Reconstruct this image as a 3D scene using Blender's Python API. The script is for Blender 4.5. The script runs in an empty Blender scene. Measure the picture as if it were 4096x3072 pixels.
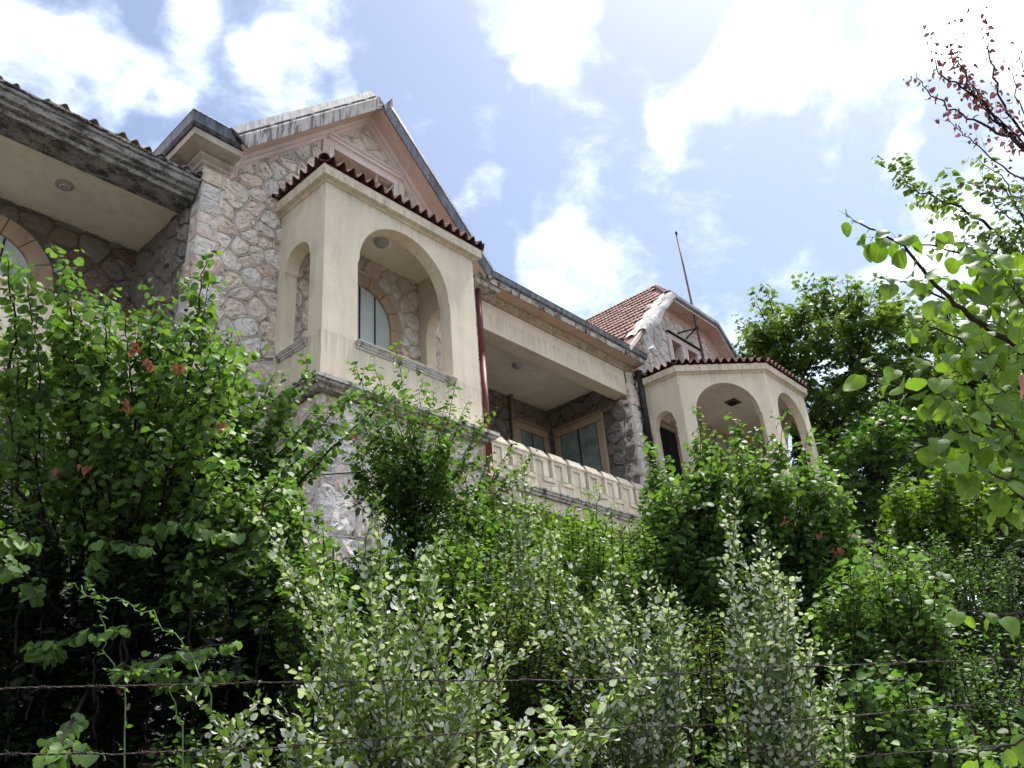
import bpy, math, random
import numpy as np
from mathutils import Vector, Matrix, noise as mnoise

random.seed(7); rng = np.random.default_rng(7)
S = bpy.context.scene
col = S.collection

# ------------------------------------------------------------------ camera, sky, sun, exposure
YAW, PITCH, ROLL, FPX = math.radians(49.674), math.radians(26.142), math.radians(4.896), 3237.5
_f = np.array([math.sin(YAW)*math.cos(PITCH), math.cos(YAW)*math.cos(PITCH), math.sin(PITCH)])
_r = np.array([math.cos(YAW), -math.sin(YAW), 0.0]); _d = np.cross(_f, _r)
CR = math.cos(ROLL)*_r + math.sin(ROLL)*_d
CD = -math.sin(ROLL)*_r + math.cos(ROLL)*_d
CF = _f
cam = bpy.data.cameras.new('camera'); camo = bpy.data.objects.new('camera', cam); col.objects.link(camo)
camo.matrix_world = Matrix(((CR[0], -CD[0], -CF[0], 0), (CR[1], -CD[1], -CF[1], 0), (CR[2], -CD[2], -CF[2], 0), (0, 0, 0, 1)))
cam.sensor_width = 36.0; cam.lens = 36.0*FPX/4096; cam.clip_start = 0.05; cam.clip_end = 3000
S.camera = camo

SUN_AZ, SUN_EL = math.radians(100), math.radians(67)      # azimuth from +Y towards +X
SKY_STRENGTH, SUN_STRENGTH, SUN_ANGLE, EXPOSURE = 0.13, 2.0, 12.0, 2.42
S.view_settings.view_transform = 'Standard'; S.view_settings.look = 'None'
S.view_settings.exposure = EXPOSURE; S.view_settings.gamma = 1.0
sd = Vector((math.sin(SUN_AZ)*math.cos(SUN_EL), math.cos(SUN_AZ)*math.cos(SUN_EL), math.sin(SUN_EL)))
sun = bpy.data.lights.new('sun', 'SUN'); sun.energy = SUN_STRENGTH; sun.angle = math.radians(SUN_ANGLE); sun.color = (1.0, 0.95, 0.87)
suno = bpy.data.objects.new('sun', sun); col.objects.link(suno)
suno.rotation_euler = sd.to_track_quat('Z', 'Y').to_euler()

VS = 4096/2212
def vray(vx, vy):
    q = CR*((vx*VS-2048)/FPX) + CD*((vy*VS-1536)/FPX) + CF
    return q
def at(vx, vy, depth):            # a point at a given distance in front of the viewpoint
    return vray(vx, vy)*depth
def atY(vx, vy, y):
    q = vray(vx, vy); return q*(y/q[1])

class NT:
    def __init__(s, tree): s.t = tree
    def n(s, typ, ins=None, **kw):
        nd = s.t.nodes.new(typ)
        for k, v in kw.items(): setattr(nd, k, v)
        for k, v in (ins or {}).items():
            if isinstance(v, bpy.types.NodeSocket): s.t.links.new(v, nd.inputs[k])
            else: nd.inputs[k].default_value = v
        return nd
    def math(s, op, a, b=0.0, c=0.0, clamp=False):
        return s.n('ShaderNodeMath', {0: a, 1: b, 2: c}, operation=op, use_clamp=clamp).outputs[0]
    def mix(s, f, a, b, bt='MIX'):
        nd = s.n('ShaderNodeMix', data_type='RGBA', blend_type=bt)
        for i, v in ((0, f), (6, a), (7, b)):
            if isinstance(v, bpy.types.NodeSocket): s.t.links.new(v, nd.inputs[i])
            else: nd.inputs[i].default_value = (v if i == 0 else (tuple(v)+(1,))[:4])
        return nd.outputs[2]
    def ramp(s, f, stops, interp='LINEAR'):
        nd = s.n('ShaderNodeValToRGB', {0: f}); cr = nd.color_ramp; cr.interpolation = interp
        while len(cr.elements) < len(stops): cr.elements.new(0.5)
        for e, (p, c) in zip(cr.elements, stops): e.position = p; e.color = (tuple(c)+(1,))[:4] if not isinstance(c, (int, float)) else (c, c, c, 1)
        return nd.outputs[0]
    def noise(s, vec, scale, detail=4, rough=0.55, dist=0.0):
        return s.n('ShaderNodeTexNoise', {'Vector': vec, 'Scale': scale, 'Detail': detail, 'Roughness': rough, 'Distortion': dist}).outputs[0]
    def mapr(s, v, a, b, c=0.0, d=1.0, smooth=False):
        return s.n('ShaderNodeMapRange', {0: v, 1: a, 2: b, 3: c, 4: d}, interpolation_type='SMOOTHSTEP' if smooth else 'LINEAR').outputs[0]

W = bpy.data.worlds.new('World'); S.world = W; W.use_nodes = True
wt = NT(W.node_tree); W.node_tree.nodes.clear()
sky = wt.n('ShaderNodeTexSky', sky_type='NISHITA', sun_disc=False, sun_elevation=SUN_EL, sun_rotation=SUN_AZ, air_density=1.0, dust_density=1.6, ozone_density=1.0)
gdir = wt.n('ShaderNodeTexCoord').outputs['Generated']
nrm = wt.n('ShaderNodeVectorMath', {0: gdir}, operation='NORMALIZE').outputs[0]
stretch = wt.n('ShaderNodeMapping', {'Vector': nrm, 'Scale': (1.0, 1.0, 1.5), 'Rotation': (0, 0, 0.4)}).outputs[0]
cn = wt.noise(stretch, 4.2, 7, 0.60, 0.3)
cn2 = wt.noise(stretch, 11.0, 5, 0.62, 0.5)
dens = wt.math('ADD', wt.math('MULTIPLY_ADD', cn, 0.9, -.45), wt.math('MULTIPLY_ADD', cn2, 0.55, -.275))
blobs = [(40, 150, 150, .22), (200, 140, 110, .18), (330, 190, 90, .16), (430, 30, 110, .17), (110, 20, 130, .1), (250, 215, 70, .1), (680, 30, 90, .17), (630, 130, 80, .17), (755, 155, 45, .12),
         (1190, 90, 58, .13), (1130, 165, 45, .11), (1215, 20, 50, .1), (1010, 130, 30, .07), (1060, 190, 30, .07), (1590, 160, 85, .16), (1700, 130, 70, .11), (1480, 265, 60, .14), (1720, 200, 60, .10),
         (1960, 70, 130, .2), (2110, 60, 150, .22), (1840, 110, 80, .11), (2230, 180, 120, .18), (1230, 565, 62, .13), (1150, 590, 55, .11), (1290, 590, 40, .11),
         (1920, 520, 60, .18), (1840, 570, 50, .16), (1960, 480, 50, .13), (1360, 80, 40, .09), (1520, 350, 35, .1), (1790, 345, 35, .1), (1930, 320, 35, .12), (1020, 435, 60, .1), (890, 280, 50, .09)]
# open blue between clouds; the widest cancels, in view only, cover added for light
holes = [(1000, 320, 200, -.13), (500, 240, 90, -.12), (940, 80, 130, -.16), (1380, 150, 130, -.16), (1330, 20, 90, -.16), (1480, 40, 100, -.12), (1300, 350, 170, -.13), (1640, 470, 230, -.15), (1420, 540, 160, -.1), (1780, 430, 120, -.1), (820, 200, 90, -.08), (340, 290, 70, -.08), (1000, 620, 120, -.1), (1050, 520, 90, -.08), (560, 60, 60, -.1), (2060, 300, 130, -.14), (1950, 420, 90, -.1), (1520, 680, 120, -.08), (1430, 40, 80, -.1), (1100, 450, 1500, -.12)]
wn = wt.n('ShaderNodeTexNoise', {'Vector': nrm, 'Scale': 7.0, 'Detail': 2.0, 'Roughness': 0.5}).outputs[1]
wv = wt.n('ShaderNodeVectorMath', {0: wn, 1: (.5, .5, .5)}, operation='SUBTRACT').outputs[0]
wrp = wt.n('ShaderNodeVectorMath', {0: wv, 1: (.20, .20, .20), 2: nrm}, operation='MULTIPLY_ADD').outputs[0]
wrp = wt.n('ShaderNodeVectorMath', {0: wrp}, operation='NORMALIZE').outputs[0]
acc = dens
for vx, vy, r, amp in blobs+holes:
    c = vray(vx, vy); c = c/np.linalg.norm(c); e = vray(vx+r*1.25, vy); e = e/np.linalg.norm(e)
    dt = wt.n('ShaderNodeVectorMath', {0: wrp, 1: tuple(c)}, operation='DOT_PRODUCT').outputs['Value']
    acc = wt.math('ADD', acc, wt.mapr(dt, float(np.dot(c, e)), 1.0, 0.0, amp, True))
cover = wt.mapr(acc, 0.03, 0.30, 0, 1, True)  # low threshold: extra unseen cloud outside the view, added to brighten the facade
veil = wt.mapr(acc, -.22, 0.14, 0.04, 0.38, True)
hz = wt.mix(1.0, sky.outputs[0], (.245, .252, .260), 'MULTIPLY')
c1 = wt.mix(veil, hz, (4.4, 4.65, 5.2))
shade = wt.mapr(wt.noise(stretch, 7.0, 3, 0.5), 0.35, 0.65, 13.0, 24.0)
cl = wt.n('ShaderNodeCombineColor', {0: shade, 1: shade, 2: wt.math('MULTIPLY', shade, 1.02)}).outputs[0]
c2_ = wt.mix(wt.math('POWER', cover, 1.8), c1, cl)
bg = wt.n('ShaderNodeBackground', {'Color': c2_, 'Strength': SKY_STRENGTH})
wt.n('ShaderNodeOutputWorld', {'Surface': bg.outputs[0]})

try:
    W.cycles.sampling_method = 'MANUAL'; W.cycles.sample_map_resolution = 256
except Exception: pass
S.cycles.max_bounces = 6; S.cycles.use_adaptive_sampling = True; S.cycles.adaptive_threshold = 0.03; S.cycles.diffuse_bounces = 4; S.cycles.glossy_bounces = 2; S.cycles.transmission_bounces = 3; S.cycles.transparent_max_bounces = 4
S.cycles.use_denoising = True; S.cycles.caustics_reflective = False; S.cycles.caustics_refractive = False

# ------------------------------------------------------------------ materials
MATS = {}
def mat(name):
    m = bpy.data.materials.new(name); m.use_nodes = True; m.node_tree.nodes.clear()
    t = NT(m.node_tree); MATS[name] = m
    return m, t
def finish(t, color, rough=0.8, bump=None, bstr=0.5, bdist=0.01, spec=0.3, metal=0.0):
    ins = {'Base Color': color if isinstance(color, bpy.types.NodeSocket) else (tuple(color)+(1,))[:4], 'Roughness': rough, 'Specular IOR Level': spec, 'Metallic': metal}
    if bump is not None:
        ins['Normal'] = t.n('ShaderNodeBump', {'Height': bump, 'Strength': bstr, 'Distance': bdist}).outputs[0]
    b = t.n('ShaderNodeBsdfPrincipled', ins)
    t.n('ShaderNodeOutputMaterial', {'Surface': b.outputs[0]})
def gpos(t): return t.n('ShaderNodeNewGeometry').outputs['Position']
def scaled(t, v, s): return t.n('ShaderNodeMapping', {'Vector': v, 'Scale': s}).outputs[0]

def plaster(name, colr, dirt=(.20, .17, .13), amount=0.5, comb=True, blot=0.0, blotcol=(.5, .36, .26)):
    m, t = mat(name); p = gpos(t)
    base = t.mix(t.mapr(t.noise(p, 0.9, 3, .6), .3, .7), tuple(c*.88 for c in colr), tuple(min(1, c*1.06) for c in colr))
    fine = t.noise(p, 24, 3, .6)
    base = t.mix(t.mapr(fine, .35, .7, 0, .22), base, tuple(c*.72 for c in colr))
    streak = t.noise(scaled(t, p, (5, 5, .5)), 1.0, 4, .62)
    patch = t.noise(p, 1.6, 3, .65)
    g = t.math('MULTIPLY', t.mapr(streak, .44, .68), t.mapr(patch, .38, .62))
    base = t.mix(t.math('MULTIPLY', g, amount), base, dirt)
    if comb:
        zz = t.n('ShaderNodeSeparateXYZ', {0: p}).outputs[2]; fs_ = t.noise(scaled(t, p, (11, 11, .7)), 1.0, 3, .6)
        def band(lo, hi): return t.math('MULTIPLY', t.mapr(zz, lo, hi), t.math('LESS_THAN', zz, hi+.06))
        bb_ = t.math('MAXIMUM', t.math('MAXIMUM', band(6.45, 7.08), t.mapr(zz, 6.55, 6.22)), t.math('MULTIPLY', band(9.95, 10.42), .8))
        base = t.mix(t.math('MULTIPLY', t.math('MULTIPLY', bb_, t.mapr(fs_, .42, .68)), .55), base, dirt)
        cr_ = t.mapr(t.math('ABSOLUTE', t.math('SUBTRACT', t.noise(p, 1.1, 5, .7, .4), .5)), .0, .0035, .35, 0); base = t.mix(cr_, base, dirt)
    if blot:
        base = t.mix(t.math('MULTIPLY', t.mapr(t.noise(p, 1.3, 7, .7, .6), .53, .57), blot), base, blotcol)
    h = t.noise(scaled(t, p, (14, 14, 110)) if comb else p, 1.0 if comb else 40, 2, .6)
    h2 = t.math('ADD', t.math('MULTIPLY', h, .6), t.math('MULTIPLY', fine, .5))
    finish(t, base, .9, h2, .55, .008, .15)
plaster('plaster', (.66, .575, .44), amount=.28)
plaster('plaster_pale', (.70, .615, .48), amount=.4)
plaster('ceiling_plaster', (.80, .73, .60), (.5, .42, .31), amount=.5, comb=False, blot=.06, blotcol=(.5, .42, .32))
plaster('soffit_pink', (.66, .50, .42), (.30, .18, .13), amount=.35, comb=False, blot=.4, blotcol=(.50, .29, .21))
plaster('soffit_tan', (.52, .37, .27), (.20, .14, .10), amount=.5, comb=False, blot=.6, blotcol=(.46, .40, .32))
plaster('board_red', (.36, .19, .165), (.2, .1, .09), amount=.4, comb=False)
plaster('trim_pink', (.66, .56, .51), (.35, .27, .24), amount=.5, comb=False)
plaster('bounce_floor', (.76, .74, .70), (.35, .33, .3), amount=.4, comb=False)  # unseen floors, made pale to bounce light onto the ceilings
plaster('slab_grey', (.46, .41, .36), (.10, .085, .075), amount=.7, comb=False, blot=.25, blotcol=(.28, .22, .18))
plaster('grey_render', (.40, .37, .33), (.15, .13, .11), amount=.6, comb=False)
plaster('trim_tan', (.40, .30, .21), (.2, .13, .08), amount=.6, comb=False)

def lichen(name, pale, dark, lo, hi, streaky=True, stretch=(4, 4, 1.6)):
    m, t = mat(name); p = gpos(t)
    n1 = t.noise(scaled(t, p, stretch) if streaky else p, 1.4 if streaky else 4, 5, .72, .3)
    n2 = t.noise(p, 30, 3, .65)
    f = t.mapr(t.math('ADD', n1, t.math('MULTIPLY', t.math('SUBTRACT', n2, .5), .4)), lo, hi, 0, 1, True)
    c = t.mix(f, dark, pale)
    c = t.mix(t.mapr(n2, .4, .75, 0, .3), c, tuple(x*.6 for x in pale))
    finish(t, c, .92, t.math('ADD', n2, n1), .6, .02, .15)
lichen('cement_weathered', (.50, .46, .40), (.035, .033, .032), .38, .60)
lichen('cement_dirty', (.30, .27, .24), (.02, .019, .019), .42, .62)
lichen('cornice_cement', (.50, .46, .40), (.11, .10, .09), .34, .58)
lichen('eave_dark', (.31, .295, .275), (.05, .048, .047), .36, .64, True, (2.2, 4, 5))
lichen('moulding_peel', (.46, .39, .30), (.27, .21, .155), .36, .62)
lichen('ledge_cement', (.48, .46, .41), (.05, .048, .045), .34, .56)
lichen('blotched_stone', (.30, .26, .23), (.012, .011, .011), .44, .60, False)  # stone with near-black noise blotches

def stone_mat(name, dark=1.0, pink=1.0):
    m, t = mat(name); p = gpos(t)
    rnd = t.n('ShaderNodeObjectInfo').outputs['Random']
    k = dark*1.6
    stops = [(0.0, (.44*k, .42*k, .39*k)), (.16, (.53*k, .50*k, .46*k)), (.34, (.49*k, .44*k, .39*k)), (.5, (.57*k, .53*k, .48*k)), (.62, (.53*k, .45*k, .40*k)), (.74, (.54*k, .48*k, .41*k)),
             (.84, (.50*k, .40*k*pink, .35*k*pink)), (.9, (.52*k, .46*k, .36*k)), (1.0, (.42*k, .40*k, .37*k))]
    c = t.ramp(rnd, stops)
    n1 = t.noise(p, 5.5, 5, .68, .4); n2 = t.noise(p, 38, 3, .7); n3 = t.noise(p, 2.2, 1, .5)
    c = t.mix(t.mapr(n1, .36, .64), t.mix(.18, c, (.28*k, .23*k, .19*k)), c)
    c = t.mix(t.mapr(n3, .55, .72, 0, .35), c, (.56*k, .42*k, .34*k))
    pits = t.mapr(n2, .30, .44, 1, 0)
    c = t.mix(t.math('MULTIPLY', pits, .4), c, (.07*k, .06*k, .05*k))  # shade of the pits darkened into the stone colour
    crev = t.mapr(t.noise(scaled(t, p, (9, 9, 24)), 1.0, 4, .6, .6), .30, .42, 1, 0)
    c = t.mix(t.math('MULTIPLY', crev, .5), c, (.09*k, .075*k, .06*k))  # crevice shade painted in, since the stones shade flat
    lich = t.math('MULTIPLY', t.mapr(t.noise(p, 9, 4, .75), .58, .68), .35)
    c = t.mix(lich, c, (.11*k, .105*k, .10*k))
    h = t.math('SUBTRACT', t.math('ADD', t.math('MULTIPLY', n1, 1.2), t.math('MULTIPLY', n2, .5)), t.math('MULTIPLY', crev, .5))
    finish(t, c, .95, h, 1.0, .06, .12)
stone_mat('stone'); stone_mat('stone_shaded', .32, .85)  # second is the same stone with recess shade put into its colour
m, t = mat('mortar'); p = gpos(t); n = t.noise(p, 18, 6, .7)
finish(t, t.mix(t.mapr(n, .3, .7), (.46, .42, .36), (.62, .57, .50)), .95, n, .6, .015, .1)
m, t = mat('mortar_shaded'); p = gpos(t); n = t.noise(p, 18, 6, .7)  # mortar colour darkened to carry the shade inside the recesses
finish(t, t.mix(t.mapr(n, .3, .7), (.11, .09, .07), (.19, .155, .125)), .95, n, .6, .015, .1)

def tile_mat(name, a, b, moss=.4):
    m, t = mat(name); p = gpos(t); rnd = t.n('ShaderNodeObjectInfo').outputs['Random']
    c = t.mix(rnd, a, b); n = t.noise(p, 14, 7, .7)
    c = t.mix(t.math('MULTIPLY', t.mapr(n, .5, .66), moss), c, (.05, .045, .04))
    c = t.mix(t.mapr(t.noise(p, 50, 3, .6), .5, .8, 0, .35), c, (.42, .33, .29))
    finish(t, c, .85, n, .5, .01, .2)
tile_mat('tile_dark', (.125, .048, .042), (.07, .03, .032), .7)
tile_mat('tile_red', (.26, .148, .128), (.18, .10, .09), .65)
tile_mat('tile_grey', (.30, .25, .22), (.20, .17, .15), .7)

def metal(name, pale, dark, lo, hi, rough=.5, met=.5, stretch=(6, 6, .7)):
    m, t = mat(name); p = gpos(t)
    n1 = t.noise(scaled(t, p, stretch), 1.3, 4, .7, .4); n2 = t.noise(p, 25, 2, .6)
    c = t.mix(t.mapr(n1, lo, hi, 0, 1, True), dark, pale)
    c = t.mix(t.mapr(n2, .45, .75, 0, .3), c, dark)
    finish(t, c, rough, t.math('ADD', n1, n2), .25, .01, .4, met)
metal('metal_pale', (.38, .365, .355), (.12, .10, .095), .42, .54, .8, 0)
metal('metal_sheet', (.27, .27, .27), (.13, .125, .12), .36, .52, .8, 0, (5, 5, 3))
metal('metal_grey', (.19, .20, .21), (.075, .075, .08), .36, .62, .7, .1)
metal('metal_dark', (.10, .105, .12), (.03, .03, .035), .36, .62, .38, .5)
metal('pipe_red', (.20, .048, .036), (.08, .026, .026), .38, .6, .55, .1, (9, 9, 1.3))
metal('pipe_black', (.035, .03, .03), (.012, .011, .011), .4, .6, .7, .1)
metal('rust_pole', (.20, .11, .08), (.08, .055, .05), .4, .6, .7, .2, (8, 8, .5))
metal('iron_black', (.025, .024, .023), (.012, .012, .012), .4, .6, .7, .3)
metal('wire_rust', (.010, .009, .009), (.022, .010, .008), .44, .5, .6, .5, (9, 9, 9))
m, t = mat('board'); p = gpos(t); n = t.noise(p, 2.0, 5, .6)
finish(t, t.mix(t.mapr(n, .3, .7), (.38, .43, .42), (.50, .55, .53)), .35, n, .1, .01, .5)
m, t = mat('window_glass'); p = gpos(t); n = t.noise(p, 1.7, 6, .65)
finish(t, t.mix(t.mapr(n, .35, .65), (.10, .145, .13), (.26, .31, .29)), .18, n, .06, .01, .6)
m, t = mat('void_dark'); finish(t, (.006, .006, .006), .9)  # flat black stands in for unlit depth in doorways and lamp holes
m, t = mat('lamp_glass'); finish(t, (.55, .53, .50), .25, None, 0, 0, .5)
m, t = mat('lamp_lens'); p = gpos(t); v = t.n('ShaderNodeTexVoronoi', {'Vector': p, 'Scale': 60}).outputs[0]
finish(t, (.34, .33, .33), .25, v, .6, .01, .6)
m, t = mat('wood_rot'); p = gpos(t); n = t.noise(p, 30, 5, .6); finish(t, t.mix(n, (.05, .03, .02), (.20, .13, .09)), .9, n, .6, .01)
m, t = mat('soil'); p = gpos(t); n = t.noise(p, 3, 8, .7)
finish(t, t.mix(t.mapr(n, .3, .7), (.022, .016, .011), (.055, .042, .03)), 1.0, n, .8, .06, .05)
m, t = mat('bounce_concrete'); p = gpos(t); n = t.noise(p, 4, 4, .7)
finish(t, t.mix(n, (.30, .28, .25), (.46, .44, .40)), .95, n, .3, .01, .1)
m, t = mat('bark'); p = gpos(t); n = t.noise(scaled(t, p, (40, 40, 9)), 1, 6, .7)
finish(t, t.mix(n, (.008, .0065, .005), (.032, .026, .02)), .9, n, .7, .006, .15)
m, t = mat('bark_pale'); p = gpos(t); n = t.noise(scaled(t, p, (40, 40, 20)), 1, 6, .7)
finish(t, t.mix(n, (.03, .026, .02), (.12, .11, .09)), .9, n, .5, .004, .15)
m, t = mat('cane_green'); finish(t, (.06, .11, .035), .6)

def leaf_mat(name, ca, cb, back=None, trans=.45, tcol=None, rough=.55, spec=.28, veins=False):
    m, t = mat(name)
    tint = t.n('ShaderNodeAttribute', attribute_name='tint').outputs['Fac']
    rnd = t.n('ShaderNodeObjectInfo').outputs['Random']
    f = t.math('ADD', tint, t.math('MULTIPLY', t.math('SUBTRACT', rnd, .5), .5), clamp=True)
    c = t.mix(f, ca, cb)  # dark end pushed below real leaf tones, painting shade between leaves
    vn = t.noise(gpos(t), 60, 2, .5); c = t.mix(t.mapr(vn, .4, .7, 0, .18), c, tuple(x*.6 for x in ca))
    if veins:
        uv = t.n('ShaderNodeSeparateXYZ', {0: t.n('ShaderNodeAttribute', attribute_name='leafuv').outputs['Vector']}); ax_ = t.math('ABSOLUTE', uv.outputs[0])
        mid = t.mapr(ax_, .006, .022, 1, 0); fr = t.math('ABSOLUTE', t.math('SUBTRACT', t.math('FRACT', t.math('MULTIPLY', t.math('SUBTRACT', uv.outputs[1], t.math('MULTIPLY', ax_, .9)), 6.0)), .5))
        vm = t.math('MAXIMUM', mid, t.mapr(fr, .03, .09, .55, 0)); c = t.mix(t.math('MULTIPLY', vm, .45), c, tuple(min(1, x*1.5+.02) for x in cb))
        blem = t.mapr(t.noise(gpos(t), 45, 3, .6), .66, .72, 0, .7); c = t.mix(blem, c, (.10, .06, .02))
    if back:
        bf = t.n('ShaderNodeNewGeometry').outputs['Backfacing']
        c = t.mix(t.math('MULTIPLY', bf, back[3]), c, back[:3])
    tc = t.mix(1.0, c, tcol or (1.5, 1.5, .7), 'MULTIPLY')
    tc2 = t.n('ShaderNodeMix', data_type='RGBA', blend_type='MULTIPLY')
    t.t.links.new(c, tc2.inputs[6]); tc2.inputs[7].default_value = tuple(tcol or (1.7, 1.6, .6))+(1,); tc2.inputs[0].default_value = 1.0
    b = t.n('ShaderNodeBsdfPrincipled', {'Base Color': c, 'Roughness': rough, 'Specular IOR Level': spec})
    tr = t.n('ShaderNodeBsdfTranslucent', {'Color': tc2.outputs[2]})
    mx = t.n('ShaderNodeMixShader', {0: trans, 1: b.outputs[0], 2: tr.outputs[0]})
    t.n('ShaderNodeOutputMaterial', {'Surface': mx.outputs[0]})
leaf_mat('leaf_redbud', (.012, .036, .009), (.118, .220, .034), (.11, .19, .085, .45), .34, (1.5, 1.6, .6))
leaf_mat('leaf_redbud_near', (.030, .072, .012), (.14, .24, .030), (.12, .20, .07, .3), .48, (1.8, 1.8, .5), .5, .3, True)
leaf_mat('leaf_elm', (.013, .040, .009), (.126, .230, .034), (.10, .18, .06, .4), .36, (1.5, 1.6, .6))
leaf_mat('leaf_poplar', (.028, .060, .014), (.145, .220, .045), (.40, .43, .40, .85), .3, (1.3, 1.5, .6), .5)
leaf_mat('leaf_thicket', (.007, .022, .006), (.082, .160, .026), (.09, .16, .065, .4), .3, (1.4, 1.7, .5))
leaf_mat('leaf_lime', (.018, .045, .008), (.105, .185, .024), None, .4, (1.5, 1.6, .5))
leaf_mat('leaf_plane', (.012, .038, .008), (.098, .192, .034), (.14, .19, .08, .4), .42)
leaf_mat('leaf_shade', (.003, .008, .003), (.012, .026, .008), None, .2, None, .6, .15)  # near-black leaf colour that paints the deep shade under the foliage
leaf_mat('leaf_olive', (.018, .042, .011), (.105, .18, .036), (.13, .19, .08, .4), .4)
leaf_mat('leaf_dry', (.13, .055, .032), (.24, .12, .075), None, .35, (1.3, 1.0, .8), .7, .2)
leaf_mat('leaf_maroon', (.10, .05, .045), (.20, .105, .09), None, .35, (1.2, .9, .9), .7, .2)

# ------------------------------------------------------------------ mesh helpers
def cross3(a, b): return np.array((a[1]*b[2]-a[2]*b[1], a[2]*b[0]-a[0]*b[2], a[0]*b[1]-a[1]*b[0]))
def vlen(v): return math.sqrt(v[0]*v[0]+v[1]*v[1]+v[2]*v[2])
class MB:
    def __init__(s): s.v = []; s.f = []
    def add(s, vs, fs):
        o = len(s.v); s.v += [tuple(x) for x in vs]; s.f += [tuple(i+o for i in f) for f in fs]; return s
    def box(s, x0, x1, y0, y1, z0, z1):
        return s.add([(x0, y0, z0), (x1, y0, z0), (x1, y1, z0), (x0, y1, z0), (x0, y0, z1), (x1, y0, z1), (x1, y1, z1), (x0, y1, z1)],
                     [(0, 3, 2, 1), (4, 5, 6, 7), (0, 1, 5, 4), (1, 2, 6, 5), (2, 3, 7, 6), (3, 0, 4, 7)])
    def quad(s, a, b, c, d): return s.add([a, b, c, d], [(0, 1, 2, 3)])
    def extrude(s, poly, vec):      # closed 3-D polygon pushed along vec
        n = len(poly); q = [tuple(np.add(p, vec)) for p in poly]
        return s.add(list(poly)+q, [tuple(range(n))[::-1], tuple(range(n, 2*n))]+[(i, (i+1) % n, (i+1) % n+n, i+n) for i in range(n)])
    def sweep(s, profile, path, normal=(0, 0, 1), caps=True):
        # profile (a, b): a sideways (right of travel), b along the plane normal; mitred corners
        N = np.array(normal, float); P = [np.array(p, float) for p in path]; k = len(profile); rows = []
        for i in range(len(P)):
            ds = []
            if i > 0: d = P[i]-P[i-1]; ds.append(d/np.linalg.norm(d))
            if i < len(P)-1: d = P[i+1]-P[i]; ds.append(d/np.linalg.norm(d))
            rs = [cross3(d, N) for d in ds]
            r = sum(rs)/len(rs); r = r/np.linalg.norm(r); r = r/max(.3, float(r@rs[0]))
            rows.append([P[i]+r*a+N*b for a, b in profile])
        vs = [p for row in rows for p in row]; fs = []
        for i in range(len(P)-1):
            for j in range(k):
                a, b = i*k+j, i*k+(j+1) % k
                fs.append((a, b, b+k, a+k))
        if caps: fs += [tuple(range(k))[::-1], tuple((len(P)-1)*k+j for j in range(k))]
        return s.add(vs, fs)
    def tube(s, pts, radii, sides=6, caps=True):
        P = [(float(p[0]), float(p[1]), float(p[2])) for p in pts]; n = len(P)
        if isinstance(radii, (int, float)): radii = [radii]*n
        rows = []; prev = None; cs = [(math.cos(2*math.pi*j/sides), math.sin(2*math.pi*j/sides)) for j in range(sides)]
        for i in range(n):
            a, b = P[max(0, i-1)], P[min(n-1, i+1)]; dx, dy, dz = b[0]-a[0], b[1]-a[1], b[2]-a[2]; l = math.sqrt(dx*dx+dy*dy+dz*dz)+1e-9; dx /= l; dy /= l; dz /= l
            if prev is None: ux, uy, uz = (dy, -dx, 0.0) if dx*dx+dy*dy > 1e-6 else (0.0, dz, -dy)
            else:
                k = prev[0]*dx+prev[1]*dy+prev[2]*dz; ux, uy, uz = prev[0]-dx*k, prev[1]-dy*k, prev[2]-dz*k
            l = math.sqrt(ux*ux+uy*uy+uz*uz)+1e-9; ux /= l; uy /= l; uz /= l; prev = (ux, uy, uz)
            wx, wy, wz_ = dy*uz-dz*uy, dz*ux-dx*uz, dx*uy-dy*ux; r = radii[i]; x, y, z = P[i]
            for c, q in cs: rows.append((x+r*(ux*c+wx*q), y+r*(uy*c+wy*q), z+r*(uz*c+wz_*q)))
        fs = [(i*sides+j, i*sides+(j+1) % sides, (i+1)*sides+(j+1) % sides, (i+1)*sides+j) for i in range(n-1) for j in range(sides)]
        if caps: fs += [tuple(range(sides))[::-1], tuple((n-1)*sides+j for j in range(sides))]
        o = len(s.v); s.v += rows; s.f += [tuple(i+o for i in f) for f in fs] if o else fs
        return s
    def lathe(s, prof, c, sides=20):      # prof (r, z) about vertical axis through c
        rows = [(c[0]+r*math.cos(2*math.pi*j/sides), c[1]+r*math.sin(2*math.pi*j/sides), c[2]+z) for r, z in prof for j in range(sides)]
        n = len(prof)
        fs = [(i*sides+j, i*sides+(j+1) % sides, (i+1)*sides+(j+1) % sides, (i+1)*sides+j) for i in range(n-1) for j in range(sides)]
        fs += [tuple(range(sides))[::-1], tuple((n-1)*sides+j for j in range(sides))]
        return s.add(rows, fs)
    def mesh(s, name):
        me = bpy.data.meshes.new(name); me.from_pydata(s.v, [], s.f); me.update(); return me
    def build(s, name, material, parent=None, smooth=False, bevel=0.0):
        o = link(name, s.mesh(name), material, parent)
        if smooth: smooth_mesh(o.data)
        if bevel:
            b = o.modifiers.new('bevel', 'BEVEL'); b.width = bevel; b.segments = 1; b.limit_method = 'ANGLE'; b.angle_limit = math.radians(40)
        return o
def smooth_mesh(me, ang=None):
    me.polygons.foreach_set('use_smooth', [True]*len(me.polygons))
    if ang is not None:
        me.set_sharp_from_angle(angle=ang)
def link(name, me, material=None, parent=None):
    o = bpy.data.objects.new(name, me); col.objects.link(o)
    if material and not me.materials: me.materials.append(MATS[material])
    if parent is not None: o.parent = parent
    return o
def tag(o, label=None, cat=None, group=None, kind=None):
    for k, v in (('label', label), ('category', cat), ('group', group), ('kind', kind)):
        if v: o[k] = v
    return o
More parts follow.
